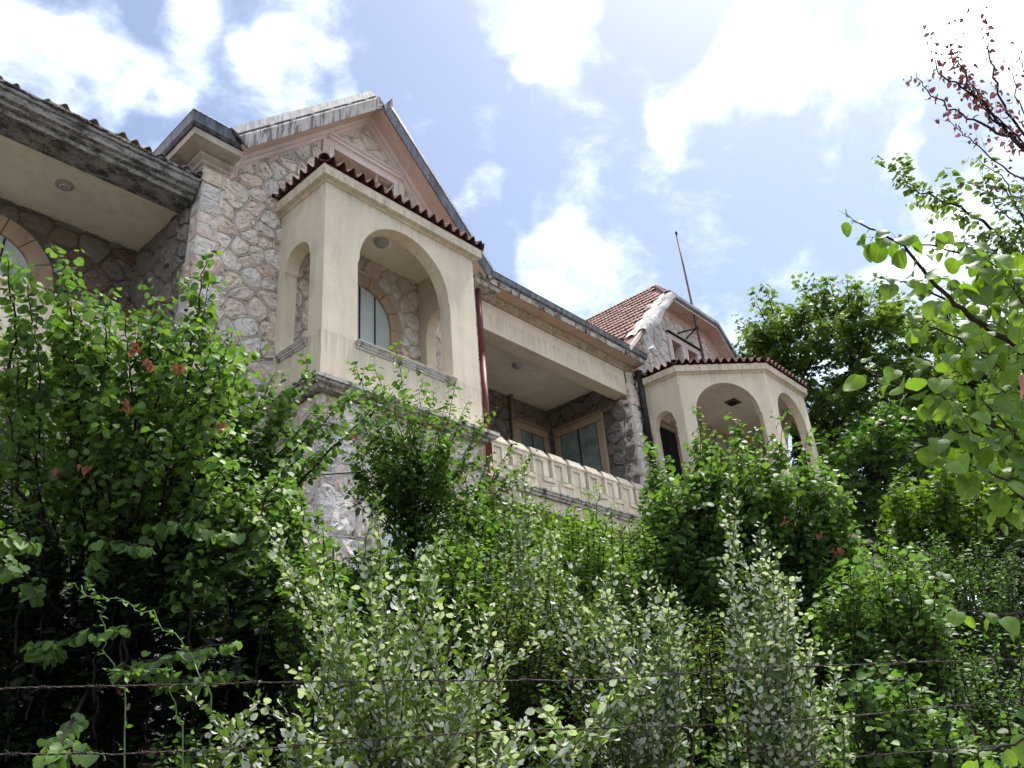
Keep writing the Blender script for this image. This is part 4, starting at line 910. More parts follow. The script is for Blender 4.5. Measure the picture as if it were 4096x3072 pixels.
def near_round(v):
    r = random.Random(v); vs = []; fs = []; rings = 5; seg_ = 18
    fold = r.uniform(.10, .32); droop = r.uniform(.05, .45); tw = r.uniform(-.25, .25)
    def outline(a):          # a: 0 at tip going round
        x = math.sin(a); y = math.cos(a); k = .52*(1+.04*math.cos(a)) ; yy = .5+y*.5
        if abs(a-math.pi) < .5: yy += .09*(1-abs(a-math.pi)/.5)
        return x*k*(1.05-.12*(y > 0)*y), yy + (.05*max(0, y)**8)
    vs.append((0, .5))
    for q in range(1, rings+1):
        for j in range(seg_):
            ox, oy = outline(2*math.pi*j/seg_); t_ = (q/rings)**.8; vs.append((ox*t_, .5+(oy-.5)*t_))
    fs += [(0, 1+j, 1+(j+1) % seg_) for j in range(seg_)]
    for q in range(rings-1): fs += [(1+q*seg_+j, 1+(q+1)*seg_+j, 1+(q+1)*seg_+(j+1) % seg_, 1+q*seg_+(j+1) % seg_) for j in range(seg_)]
    out = [(x, y, fold*abs(x)-droop*(y-.1)**2+tw*x*(y-.4)+.012*math.sin(14*y)*abs(x)*2) for x, y in vs]
    return np.array(out), fs
for v in range(3): TPL['near%d' % v] = near_round(v)
LEAFMESH = {}
def leaf_mesh(kind, material):
    k = (kind, material)
    if k not in LEAFMESH:
        vs, fs = TPL[kind]; me = bpy.data.meshes.new('leaf'); me.from_pydata([tuple(v) for v in vs], [], fs); me.materials.append(MATS[material])
        at_ = me.attributes.new('tint', 'FLOAT', 'POINT'); at_.data.foreach_set('value', [.5]*len(vs)); lu = me.attributes.new('leafuv', 'FLOAT_VECTOR', 'POINT'); lu.data.foreach_set('vector', np.array(vs, np.float32).ravel()); smooth_mesh(me); LEAFMESH[k] = me
    return LEAFMESH[k]

def unit(v): return np.asarray(v)/(math.sqrt(v[0]*v[0]+v[1]*v[1]+v[2]*v[2])+1e-12)
class Plant:
    def __init__(s, seed): s.r = random.Random(seed); s.wood = MB(); s.L = []       # leaves: pos, axis, normal, size, tint, kind
    def leaf(s, p, axis, normal, size, kind, tint): s.L.append((p, axis, normal, size, kind, tint))
    def curve(s, pts, n=10, jit=0.0):
        P = [np.array(p, float) for p in pts]; out = []
        if len(P) == 2: P = [P[0], (P[0]+P[1])/2, P[1]]
        Q_ = [2*P[0]-P[1]]+P+[2*P[-1]-P[-2]]
        per = max(2, n//(len(P)-1))
        for i in range(1, len(Q_)-2):
            for k in range(per):
                t = k/per; a, b, c, d = Q_[i-1], Q_[i], Q_[i+1], Q_[i+2]
                out.append(.5*((2*b)+(-a+c)*t+(2*a-5*b+4*c-d)*t*t+(-a+3*b-3*c+d)*t**3))
        out.append(P[-1])
        if jit: out = [o+np.array([s.r.gauss(0, jit) for _ in range(3)])*(0 if i in (0, len(out)-1) else 1) for i, o in enumerate(out)]
        return out
    def twig(s, p, d, length, rad, sp, level=0):
        """a leafy shoot; sp: leaf settings"""
        r = s.r; n = min(5, max(2, int(length/.08))); pts = [np.array(p)]; d = unit(d); step = length/n
        for i in range(n):
            d = unit(d+np.array([r.gauss(0, .12), r.gauss(0, .12), r.gauss(0, .10)+sp.get('up', .06)])); pts.append(pts[-1]+d*step)
        if not sp.get('nowood'): s.wood.tube(pts, [rad*(1-.75*i/n) for i in range(n+1)], 3 if rad < .006 else 4, caps=False)
        s.leaves_on(pts, sp, 0.12)
        if level > 0:
            for i in range(1, n):
                if r.random() < sp.get('branch', .6):
                    a = s.side(unit(pts[i+1]-pts[i]), sp.get('angle', .8)); s.twig(pts[i], a, length*r.uniform(.35, .65)*(1-.4*i/n), rad*.6, sp, level-1)
    def side(s, d, ang):
        r = s.r; u = cross3(d, (r.gauss(0, 1), r.gauss(0, 1), r.gauss(0, 1))); u = unit(u); return unit(d*math.cos(ang)+u*math.sin(ang))
    def leaves_on(s, pts, sp, t0=0.0):
        r = s.r; L_ = [0]
        for a, b in zip(pts[:-1], pts[1:]): L_.append(L_[-1]+vlen(b-a))
        tot = L_[-1]; x = tot*t0; sgn = r.choice((-1, 1)); k = 0
        while x < tot:
            while k < len(L_)-2 and L_[k+1] < x: k += 1
            f = (x-L_[k])/max(1e-6, L_[k+1]-L_[k]); p = pts[k]+(pts[k+1]-pts[k])*f; d = unit(pts[k+1]-pts[k])
            lat = unit(cross3(d, (0, 0, 1))+1e-6)*sgn; size = sp['size']*r.uniform(.55, 1.2)*(1-.35*(x/tot)**3)
            ax = unit(d*sp.get('fwd', .5)+lat+np.array([r.gauss(0, .3), r.gauss(0, .3), r.gauss(0, .3)-sp.get('hang', .25)]))
            up = np.array([0, 0, 1.0])*sp.get('flat', 1.0)+np.array([r.gauss(0, .5), r.gauss(0, .5), r.gauss(0, .35)])+np.array(sp.get('face', (0, 0, 0)))
            nm = unit(up-ax*(up@ax)); nm = -nm if r.random() < sp.get('flip', .2) else nm; pet = sp.get('petiole', .3)*size
            if pet > .012 and sp.get('draw_petiole'): s.wood.tube([p, p+ax*pet], [.0016, .0012], 3, caps=False)
            kind = sp['kind']; kind = r.choice(kind) if isinstance(kind, (list, tuple)) else kind
            s.leaf(p+ax*pet, unit(ax+np.array([0, 0, -sp.get('hang', .25)])), nm, size, kind, min(1, max(0, r.gauss(sp.get('tint', .5), .28))))
            sgn = -sgn; x += sp['gap']*r.uniform(.7, 1.3)
        d = unit(pts[-1]-pts[-2])
    def stem(s, pts, r0, r1, sp, t0=.35, gap=.09, tlen=.35, level=0, own=True, sides=5, jit=.01, taper=.55):
        r = s.r; c = s.curve(pts, max(8, 4*len(pts)), jit); n = len(c)
        s.wood.tube(c, [r0+(r1-r0)*i/(n-1) for i in range(n)], sides, caps=False)
        tot = sum(vlen(b-a) for a, b in zip(c[:-1], c[1:])); acc = 0; nxt = tot*t0
        for a, b in zip(c[:-1], c[1:]):
            l = vlen(b-a)
            while acc+l > nxt:
                f = (nxt-acc)/l; p = a+(b-a)*f; u = nxt/tot; d = s.side(unit(b-a), sp.get('angle', .8)*r.uniform(.7, 1.25))
                s.twig(p, d, tlen*r.uniform(.6, 1.2)*(1-taper*u), max(.0016, r1*.8), sp, level); nxt += gap*r.uniform(.6, 1.4)
            acc += l
        if own: s.leaves_on(c[int(n*max(.5, t0)):], sp)
        return c
    def build(s, name, label, cat, material, bark='bark', group=None, singles=0, near=None, wood_name='trunk', leaf_mats=None):
        group = group or {'poplar_sapling': 'poplar saplings in the foreground', 'redbud_tree': 'redbud trees round the villa', 'elm_sapling': 'elm saplings before the first bay', 'plane_tree': 'plane trees beyond the house', 'leafy_bush': 'bushes crowding below the villa', 'shade_thicket': 'added near-black foliage painting shade between the bushes'}.get(name)
        base = Vector(s.base) if hasattr(s, 'base') else Vector((0, 0, 0))
        root = empty(name, base, label, cat, group)
        w = s.wood.build(wood_name, bark, root, smooth=True)
        idx = list(range(len(s.L)))
        if singles:
            def shown(i):
                p = np.array(s.L[i][0]); z = p@CF
                if z < .1: return 1e9
                x, y = (p@CR)/z, (p@CD)/z
                if abs(x) > .66 or abs(y) > .5: return 1e8+z
                return z/s.L[i][3]
            idx.sort(key=shown)
        single, mass = idx[:singles], idx[singles:]
        for i in single:
            p, a, nm, sz, kind, ti = s.L[i]; a = unit(a); nm = unit(nm-a*(nm@a)); x = cross3(a, nm)
            mt = leaf_mats(i) if leaf_mats else material
            o = bpy.data.objects.new('leaf', leaf_mesh(kind+'_hi' if kind+'_hi' in TPL else kind, mt)); col.objects.link(o); o.parent = root
            o.matrix_basis = Matrix(((x[0]*sz, a[0]*sz, nm[0]*sz, p[0]), (x[1]*sz, a[1]*sz, nm[1]*sz, p[1]), (x[2]*sz, a[2]*sz, nm[2]*sz, p[2]), (0, 0, 0, 1)))
        bymat = {}
        for i in mass: bymat.setdefault((leaf_mats(i) if leaf_mats else material), {}).setdefault(s.L[i][4], []).append(i)
        for mt, kinds in bymat.items():
            UVl = []; V_, T_, loops, starts, tot = [], [], [], [], 0; off_ = 0; npoly = []
            for kind, ids in kinds.items():
                vs, fs = TPL[kind]; n = len(ids)
                A = np.array([unit(s.L[i][1]) for i in ids]); Nn = np.array([s.L[i][2] for i in ids]); Nn = Nn-A*(Nn*A).sum(1, keepdims=True); Nn /= np.linalg.norm(Nn, axis=1, keepdims=True)+1e-9
                X = np.cross(A, Nn); Sz = np.array([s.L[i][3] for i in ids])[:, None]; P = np.array([s.L[i][0] for i in ids])
                W_ = P[:, None, :]+(vs[None, :, 0:1]*X[:, None]+vs[None, :, 1:2]*A[:, None]+vs[None, :, 2:3]*Nn[:, None])*Sz[:, None]
                UVl.append(np.tile(vs, (n, 1))); V_.append(W_.reshape(-1, 3)); T_.append(np.repeat(np.array([s.L[i][5] for i in ids]), len(vs)))
                for f in sorted(set(len(f) for f in fs)):
                    F = np.array([q for q in fs if len(q) == f]); FF = (F[None]+(np.arange(n)*len(vs))[:, None, None]+off_).reshape(-1, f)
                    loops.append(FF.reshape(-1)); npoly.append(np.full(len(FF), f))
                off_ += n*len(vs)
            V_ = np.concatenate(V_); T_ = np.concatenate(T_); loops = np.concatenate(loops); npoly = np.concatenate(npoly)
            me = bpy.data.meshes.new('crown'); me.vertices.add(len(V_)); me.vertices.foreach_set('co', V_.astype(np.float32).ravel())
            me.loops.add(len(loops)); me.loops.foreach_set('vertex_index', loops.astype(np.int32)); me.polygons.add(len(npoly))
            st = np.concatenate(([0], np.cumsum(npoly)[:-1])); me.polygons.foreach_set('loop_start', st.astype(np.int32)); me.polygons.foreach_set('loop_total', npoly.astype(np.int32))
            me.update(calc_edges=True); me.validate()
            a_ = me.attributes.new('tint', 'FLOAT', 'POINT'); a_.data.foreach_set('value', T_.astype(np.float32))
            if 'near' in mt: lu = me.attributes.new('leafuv', 'FLOAT_VECTOR', 'POINT'); lu.data.foreach_set('vector', np.concatenate(UVl).astype(np.float32).ravel())
            smooth_mesh(me); me.materials.append(MATS[mt])
            o = link('crown', me, None, root); o['kind'] = 'stuff'
        fix_children(root)
        global NLEAF; NLEAF += len(s.L)
        return root
NLEAF = 0
def V(vx, vy, d): return at(vx, vy, d)
def ground_pt(vx, d):       # where a stem starts: below the frame at this distance
    p = at(vx, 1750, d); return np.array([p[0], p[1], gz(p[0], p[1])-.05])
def inside(poly, x, y):
    c = False; n = len(poly)
    for i in range(n):
        (x1, y1), (x2, y2) = poly[i], poly[(i+1) % n]
        if (y1 > y) != (y2 > y) and x < (x2-x1)*(y-y1)/(y2-y1)+x1: c = not c
    return c
def sample(poly, n, r):
    xs_ = [p[0] for p in poly]; ys_ = [p[1] for p in poly]; out = []
    while len(out) < n:
        x, y = r.uniform(min(xs_), max(xs_)), r.uniform(min(ys_), max(ys_))
        if inside(poly, x, y): out.append((x, y))
    return out
def thicket(pl, bases, poly, n, d0, d1, sp, r0=.014, t0=.45, gap=.07, tlen=.32, level=0, short=1.0):
    """upright stems from the bases to points spread through a region of the view"""
    for (x, y) in sample(poly, n, pl.r):
        d = pl.r.uniform(d0, d1); tip = V(x, y, d)
        b = min(bases, key=lambda q: abs(q[0]-x)+pl.r.uniform(0, 60)); g0 = ground_pt(b[0], d*b[1] if b[1] < 3 else b[1])
        k = short; start = g0+(tip-g0)*(1-k); mid = start+(tip-start)*.5+np.array([0, 0, .12*np.linalg.norm(tip-start)])*pl.r.uniform(0, 1.2)
        pl.stem([start, mid, tip], r0, .003, sp, t0, gap, tlen, level)

def shoot(pl, hub, tip, r0, r1, sp_, leafy, gap, tlen, level=0):
    """a bare limb from the hub carrying one leafy shoot up to its tip"""
    d = vlen(tip-hub); k = min(.95, leafy*pl.r.uniform(.8, 1.2)/d); side_ = unit(cross3(tip-hub, CF))*pl.r.uniform(-.16, .16); st_ = hub+(tip-hub)*(1-k)+side_+np.array([0, 0, -.10*d*k])
    c = pl.curve([hub, hub+(st_-hub)*.5+np.array([0, 0, .06*d]), st_], 8, .008)
    pl.wood.tube(c, [r0+(r0*.6-r0)*i/(len(c)-1) for i in range(len(c))], 5, caps=False)
    pl.stem([st_, (st_+tip)/2-side_*.3+np.array([0, 0, .03]), tip], r0*.6, r1, sp_, .0, gap, tlen, level)
# ---- the large redbud on the left
P = Plant(101); P.base = ground_pt(250, 5.8)
sp = dict(kind='round', size=.064, gap=.034, hang=.35, petiole=.25, tint=.5, angle=.75, up=.07, fwd=.35)
forks = [V(230, 1420, 5.9), V(330, 1300, 5.9), V(120, 1350, 5.6)]
for f in forks: P.stem([P.base, P.base+(f-P.base)*.5+np.array([.05, 0, .1]), f], .075, .04, sp, 2, own=False, sides=8)
tips = [(130, 552, 5.6), (145, 620, 5.5), (60, 580, 5.4), (20, 560, 5.2), (240, 640, 5.7), (300, 690, 5.8), (445, 545, 6.0), (455, 600, 6.1), (340, 640, 5.9), (470, 690, 6.1), (390, 700, 6.0), (540, 760, 6.4), (500, 720, 6.3), (600, 800, 6.5), (665, 790, 6.6),
        (690, 880, 6.5), (760, 850, 6.5), (850, 845, 6.6), (640, 940, 6.5), (700, 960, 6.5), (30, 760, 5.2), (80, 690, 5.3), (180, 740, 5.4), (10, 880, 5.0), (430, 800, 6.0), (560, 880, 6.2), (480, 950, 6.0)]
for i, (x, y, d) in enumerate(tips):
    f = forks[0] if 100 < x < 420 else (forks[1] if x >= 420 else forks[2]); t = V(x, y, d); m1 = f+(t-f)*.45+np.array([0, 0, .10]); m1 += unit(cross3(t-f, CF))*P.r.uniform(-.12, .12)
    shoot(P, f, t, .020, .0025, sp, 1.0, .075, .38, 1 if i % 2 == 0 else 0)
for poly, n in (([(0, 640), (180, 620), (470, 720), (640, 860), (690, 960), (600, 1010), (300, 960), (0, 900)], 66), ([(0, 900), (300, 940), (640, 1000), (690, 1090), (560, 1120), (300, 1060), (0, 1020)], 44), ([(200, 1060), (560, 1110), (640, 1180), (560, 1290), (400, 1240), (200, 1150)], 12)):
    for (x, y) in sample(poly, n, P.r):
        f = forks[0] if 100 < x < 420 else (forks[1] if x >= 420 else forks[2]); t = V(x, y, P.r.uniform(5.0, 6.6)); m1 = f+(t-f)*.5+np.array([0, 0, .08])
        shoot(P, f, t, .014, .0025, sp, .75, .08, .34)
spl = dict(sp); spl.update(hang=.5, up=-.02, tint=.55, size=.070)
for pts in ([(330, 1150, 5.2), (400, 1140, 5.0), (520, 1150, 4.9)], [(210, 1200, 5.0), (250, 1170, 4.9), (330, 1190, 4.8)], [(90, 1400, 4.6), (170, 1370, 4.5), (275, 1355, 4.5)], [(280, 1440, 4.6), (370, 1415, 4.5), (500, 1390, 4.5)], [(400, 1470, 4.6), (450, 1450, 4.6), (525, 1455, 4.6)],
            [(0, 1190, 4.2), (30, 1165, 4.2), (60, 1175, 4.2)], [(350, 1300, 5.2), (420, 1270, 5.1), (490, 1300, 5.1)], [(470, 1230, 5.5), (540, 1190, 5.4), (600, 1200, 5.4)], [(110, 1640, 3.6), (150, 1615, 3.5), (190, 1630, 3.5)], [(480, 1350, 5.0), (540, 1330, 5.0), (580, 1350, 5)]):
    P.stem([forks[0], V(*pts[0])]+[V(*q) for q in pts[1:]], .012, .0025, spl, .55, .05, .16, 0)
dry = set(P.r.sample(range(len(P.L)), 10))
cl_ = [(290, 748), (385, 790), (325, 785), (270, 870), (125, 1015), (185, 1010), (480, 920)]
for (x, y) in cl_:
    for k in range(4):
        ax = unit(np.array([P.r.gauss(0, .5), P.r.gauss(0, .5), -1])); dry.add(len(P.L)); P.leaf(V(x+P.r.uniform(-8, 8), y+P.r.uniform(-8, 8), 4.9), ax, np.array([P.r.gauss(0, 1), -1, .3]), .046, 'dry', .6)
P.build('redbud_tree', 'broad redbud tree with round leaves and a few brown dry ones, before the left loggia', 'tree', 'leaf_redbud', singles=300, leaf_mats=lambda i: 'leaf_dry' if i in dry else 'leaf_redbud')

# ---- elm sapling before the first bay
P = Plant(102); P.base = ground_pt(880, 7.4)
sp = dict(kind='elm', size=.062, gap=.034, hang=.3, petiole=.15, tint=.55, angle=.6, up=.09, fwd=.5)
fk = [V(889, 1160, 7.3), V(892, 1085, 7.3), V(905, 1032, 7.2)]
P.stem([P.base]+fk, .035, .02, sp, 2, own=False, sides=7)
for x, y, d in ((767, 783, 7.1), (805, 785, 7.2), (855, 754, 7.2), (880, 850, 7.1), (909, 817, 7.1), (936, 846, 7.2), (984, 832, 7.3), (1056, 892, 7.4), (1000, 905, 7.2), (745, 860, 7.1), (770, 900, 7.0), (830, 900, 7.0), (720, 960, 7.0), (800, 960, 6.9), (950, 930, 7.1), (1040, 980, 7.2), (790, 850, 7.1), (840, 830, 7.2), (900, 900, 7.0), (960, 880, 7.2), (1010, 870, 7.3), (730, 900, 7.1), (870, 950, 7.0), (1030, 930, 7.3)):
    f = fk[1]+(fk[0]-fk[1])*P.r.uniform(-.5, 1.6); t = V(x, y, d); shoot(P, f, t, .011, .002, sp, .95, .07, .26)
for (x, y) in sample([(720, 980), (850, 900), (1000, 950), (1060, 1080), (1030, 1230), (800, 1230), (740, 1080)], 70, P.r):
    t = V(x, y, P.r.uniform(6.8, 7.4)); f = fk[0]+(fk[1]-fk[0])*P.r.uniform(-1, 1); shoot(P, f, t, .007, .002, sp, .4, .06, .2)
P.build('elm_sapling', 'slender elm sapling with upright shoots rising before the first arched bay', 'tree', 'leaf_elm', singles=300)
P = Plant(103); P.base = ground_pt(1000, 7.8)
st = [V(985, 1250, 7.8), V(1006, 1156, 7.7), V(1038, 1056, 7.6)]
P.stem([P.base]+st, .03, .014, sp, .6, .08, .22, sides=6)
for x, y, d in ((1113, 946, 8.2), (1156, 981, 8.4), (1128, 1010, 8.2), (1060, 980, 7.6), (1010, 1000, 7.5), (1090, 1060, 8.0), (960, 1060, 7.6), (1180, 1080, 8.4), (1050, 1130, 7.5), (940, 1120, 7.5)):
    t = V(x, y, d); f = st[1]; P.stem([f, f+(t-f)*.5+np.array([0, 0, .06]), t], .010, .002, sp, .3, .08, .24, 0)
P.build('elm_sapling', 'thin elm sapling reaching up beside the red drainpipe', 'tree', 'leaf_elm', singles=200)

# ---- redbud before the right bay
P = Plant(104); P.base = ground_pt(1620, 8.4)
sp = dict(kind='round', size=.070, gap=.040, hang=.35, petiole=.25, tint=.68, angle=.7, up=.08, fwd=.35)
fk = [V(1440, 1260, 8.4), V(1520, 1250, 8.3), V(1590, 1240, 8.3), V(1661, 1220, 8.3), V(1730, 1230, 8.2), V(1790, 1250, 8.1)]; fx = [1440, 1520, 1590, 1661, 1730, 1790]
for f in fk: P.stem([P.base, P.base+(f-P.base)*.6, f], .05, .025, sp, 2, own=False, sides=6)
tips = [(1400, 945, 8.6), (1403, 1006, 8.6), (1395, 1055, 8.5), (1450, 990, 8.5), (1502, 955, 8.5), (1514, 894, 8.5), (1545, 935, 8.5), (1583, 894, 8.4), (1600, 960, 8.4), (1627, 923, 8.4), (1650, 960, 8.3), (1676, 950, 8.3), (1692, 886, 8.2), (1720, 960, 8.2), (1744, 935, 8.2), (1775, 985, 8.1), (1795, 1005, 8.0), (1822, 1030, 8.0), (1830, 1080, 8.0), (1560, 1010, 8.4)]
for i, (x, y, d) in enumerate(tips):
    f = fk[min(range(6), key=lambda q: abs(fx[q]-x)+P.r.uniform(0, 70))]; t = V(x, y, d); shoot(P, f, t, .014, .0025, sp, 1.1, .08, .34)
for (x, y) in sample([(1395, 1060), (1470, 985), (1540, 950), (1640, 950), (1780, 1000), (1850, 1100), (1880, 1250), (1780, 1330), (1500, 1300), (1400, 1200)], 190, P.r):
    f = fk[min(range(6), key=lambda q: abs(fx[q]-x)+P.r.uniform(0, 70))]; t = V(x, y, P.r.uniform(7.6, 8.6)); shoot(P, f, t, .009, .0025, sp, .6, .075, .32)
dry = set(P.r.sample(range(len(P.L)), 4))
for (x, y) in ((1768, 1150), (1800, 1188), (1812, 1185), (1690, 1120)):
    for k in range(3): dry.add(len(P.L)); P.leaf(V(x+P.r.uniform(-6, 6), y+P.r.uniform(-6, 6), 7.3), np.array([P.r.gauss(0, .5), 0, -1]), np.array([P.r.gauss(0, 1), -1, .3]), .05, 'dry', .6)
P.build('redbud_tree', 'bright green redbud tree standing before the many-sided right bay', 'tree', 'leaf_redbud', singles=300, leaf_mats=lambda i: 'leaf_dry' if i in dry else 'leaf_redbud')

# ---- white poplar saplings in the foreground
spp = dict(kind='poplar', size=.042, gap=.024, hang=-.05, petiole=.25, tint=.5, angle=.55, up=.10, fwd=.8, flat=.5, flip=.6)
def poplar(seed, basex, d, tips, label, extra=None, n=0, singles=300, size=.042):
    P = Plant(seed); P.base = ground_pt(basex, d); s2_ = dict(spp); s2_['size'] = size
    hub = V(basex, 1860, d); P.stem([P.base, hub], .02, .014, s2_, 2, own=False)
    for (x, y, dd) in tips:
        t = V(x, y, dd); P.stem([hub+(t-hub)*.02, hub+(t-hub)*.5+unit(cross3(t-hub, CF))*P.r.uniform(-.25, .25), t], .008, .0018, s2_, .25, .055, .24, 0)
    if extra:
        for (x, y) in sample(extra, n, P.r):
            t = V(x, y, d+P.r.uniform(-.5, .6)); P.stem([hub+(t-hub)*.1, hub+(t-hub)*.5, t], .006, .0018, s2_, .3, .06, .22, 0)
    return P.build('poplar_sapling', label, 'tree', 'leaf_poplar', bark='bark_pale', singles=singles)
poplar(111, 880, 3.9, [(563, 1102, 4.1), (654, 1129, 4.1), (600, 1180, 4.0), (700, 1250, 4.0), (815, 1068, 4.1), (790, 1150, 4.0), (918, 1210, 3.9), (948, 1185, 3.9), (850, 1250, 3.8), (1010, 1260, 3.9), (1060, 1330, 3.8), (1166, 1365, 3.7), (760, 1330, 3.8), (660, 1330, 3.8), (1000, 1400, 3.7), (900, 1380, 3.7), (830, 1420, 3.7)],
       'pale poplar sapling with silvery leaves fanning up in the centre foreground', [(640, 1280), (900, 1230), (1090, 1340), (1130, 1500), (1000, 1600), (720, 1580), (600, 1420)], 34)
poplar(112, 610, 3.0, [(545, 1535, 3.0), (570, 1520, 3.0), (640, 1560, 2.9), (660, 1530, 3.0), (500, 1560, 3.0), (470, 1580, 2.9), (690, 1600, 2.9), (430, 1520, 3.0)], 'low poplar shoots with pale yellow-green leaves at the bottom left of centre', None, 0, 120, .040)
poplar(113, 1160, 3.0, [(1130, 1560, 3.0), (1180, 1540, 3.0), (1150, 1600, 2.9), (1230, 1580, 3.0), (1290, 1560, 2.9), (1330, 1500, 3.0), (1380, 1470, 3.0), (1100, 1600, 2.8)], 'low poplar shoots with broad silvery leaves at the bottom centre', None, 0, 150, .046)
poplar(114, 1690, 4.6, [(1591, 1045, 5.0), (1572, 1110, 4.9), (1640, 1130, 4.8), (1675, 1200, 4.7), (1620, 1250, 4.7), (1710, 1260, 4.6), (1560, 1230, 4.8), (1730, 1340, 4.5), (1660, 1360, 4.5), (1600, 1400, 4.5), (1790, 1420, 4.4), (1690, 1450, 4.4), (1760, 1500, 4.3), (1640, 1500, 4.3), (1800, 1560, 4.2)],
       'tall silvery poplar sapling in front of the right bay', [(1560, 1200), (1680, 1180), (1760, 1350), (1840, 1560), (1700, 1640), (1590, 1450)], 34)
poplar(115, 1430, 4.6, [(1324, 1179, 4.9), (1350, 1230, 4.8), (1400, 1240, 4.8), (1423, 1330, 4.6), (1470, 1300, 4.7), (1390, 1370, 4.6), (1340, 1330, 4.7), (1500, 1370, 4.5), (1450, 1420, 4.5), (1240, 1200, 5.0), (1200, 1290, 4.9), (1480, 1470, 4.4)],
       'silvery poplar sapling below the balustrade, left of the tall one', [(1220, 1280), (1380, 1230), (1500, 1330), (1480, 1450), (1300, 1420)], 20, 250)
poplar(116, 1140, 6.6, [(1130, 990, 7.0), (1105, 1040, 6.9), (1150, 1050, 6.9), (1165, 1100, 6.8), (1090, 1110, 6.8), (1190, 1150, 6.7), (1130, 1150, 6.7), (1060, 1190, 6.6)], 'thin poplar sapling with tiny pale leaves before the balustrade', [(1060, 1200), (1200, 1150), (1240, 1280), (1080, 1330)], 14, 150, .05)

# ---- thickets between
def bush(seed, name, label, mats, poly, n, d0, d1, kind, size, bases, tint=.5, gap=.03, tl=.3, singles=0, group=None, extra=(), level=0, bark='bark', short=.30):
    P = Plant(seed); P.base = ground_pt(bases[0][0], bases[0][1] if bases[0][1] > 3 else (d0+d1)/2)
    s_ = dict(kind=kind, size=size, gap=gap, hang=.15, petiole=.2, tint=tint, angle=.75, up=.05, fwd=.5, nowood=(mats == 'leaf_shade'))
    thicket(P, bases, poly, n, d0, d1, s_, .010, .05, .075, tl, level, short)
    for (x, y, d) in extra:
        t = V(x, y, d); f = V(x+P.r.uniform(-25, 25), y+190, d); P.stem([f, (f+t)/2+np.array([.02, 0, 0]), t], .009, .002, s_, .1, .07, tl*.6, 0)
    return P.build(name, label, 'bush', mats, bark=bark, singles=singles, group=group)
bush(121, 'leafy_bush', 'dense small-leaved bush under the balustrade', 'leaf_elm', [(1040, 1170), (1130, 1100), (1250, 1100), (1400, 1120), (1450, 1230), (1430, 1450), (1250, 1450), (1050, 1400), (1000, 1300)], 210, 7.0, 8.6, 'elm', .058, [(1100, .95), (1250, .95), (1400, .95)], .6, .032, .3, 200, extra=[(1267, 1052, 8.3), (1293, 1041, 8.3), (1240, 1100, 8.0), (1320, 1090, 8.2), (1360, 1120, 8.2), (1390, 1060, 8.5), (1200, 1120, 8.0)])
bush(122, 'leafy_bush', 'mid-green bush filling the lower right behind the silvery poplar', 'leaf_redbud', [(1780, 1200), (1850, 1150), (1960, 1190), (2030, 1230), (2060, 1400), (1900, 1500), (1760, 1420)], 120, 6.4, 7.6, 'round', .070, [(1800, .95), (1950, .95)], .45, .042, .34, 250)
bush(123, 'leafy_bush', 'fine-leaved bush at the right edge under the big round leaves', 'leaf_thicket', [(1900, 1180), (2050, 1150), (2212, 1190), (2240, 1450), (2080, 1480), (1950, 1300)], 170, 8.0, 9.2, 'small', .052, [(1960, .95), (2150, .95)], .55, .024, .3, 0)
bush(124, 'lime_bush', 'yellow-green lobed-leaf bush at the right, beneath the dark tree', 'leaf_lime', [(1905, 1090), (1950, 1010), (2050, 970), (2140, 960), (2220, 1010), (2230, 1170), (1980, 1170)], 120, 11.0, 12.5, 'palm', .10, [(2000, .95), (2120, .95)], .4, .06, .45, 0, short=.2)
bush(125, 'shade_thicket', 'added near-black leaves standing in for the dark space under the redbud at the lower left', 'leaf_shade', [(0, 1000), (200, 980), (560, 1060), (640, 1250), (660, 1659), (-40, 1659), (-40, 1000)], 170, 6.6, 9.2, 'small', .13, [(50, .95), (250, .95), (450, .95)], .4, .04, .4, 0, short=.35)  # thickets added to fill unlit gaps; the darkness lies in their leaf colour
bush(136, 'shade_thicket', 'added near-black leaves painting shade over the redbud trunks at the lower left', 'leaf_shade', [(-40, 1160), (200, 1130), (420, 1180), (620, 1280), (640, 1659), (-40, 1659)], 150, 4.9, 5.5, 'small', .095, [(50, .97), (250, .97), (450, .97)], .4, .032, .3, 0, short=.3)
bush(137, 'shade_thicket', 'added near-black foliage painting shade in the gaps behind the middle bushes', 'leaf_shade', [(620, 1250), (760, 1200), (1000, 1180), (1200, 1170), (1420, 1150), (1700, 1130), (1860, 1150), (2230, 1150), (2230, 1450), (620, 1450)], 190, 8.8, 9.8, 'small', .13, [(700, .97), (1000, .97), (1300, .97), (1600, .97), (1900, .97), (2150, .97)], .4, .045, .42, 0, short=.3)
bush(126, 'shade_thicket', 'added near-black leaves painting shade along the bottom behind the poplars', 'leaf_shade', [(600, 1400), (900, 1330), (1200, 1380), (1500, 1380), (1800, 1420), (2230, 1400), (2230, 1659), (600, 1659)], 190, 6.2, 7.6, 'small', .10, [(700, .95), (1000, .95), (1300, .95), (1600, .95), (1900, .95), (2150, .95)], .4, .036, .36, 0, short=.35)
bush(127, 'leafy_bush', 'green elm bush at the lower left of the poplar, before the stone corner', 'leaf_elm', [(600, 1180), (700, 1130), (760, 1250), (780, 1400), (740, 1540), (620, 1500), (590, 1350)], 46, 4.8, 5.6, 'elm', .062, [(680, .97)], .62, .034, .26, 200, extra=[(696, 1140, 5.0), (720, 1180, 5.0), (640, 1200, 5.0)])
bush(128, 'leafy_bush', 'low green bush along the bottom edge left of centre', 'leaf_thicket', [(330, 1600), (480, 1560), (900, 1590), (900, 1659), (330, 1659)], 50, 3.8, 4.6, 'elm', .045, [(450, .97), (650, .97), (800, .97)], .65, .026, .22, 150)
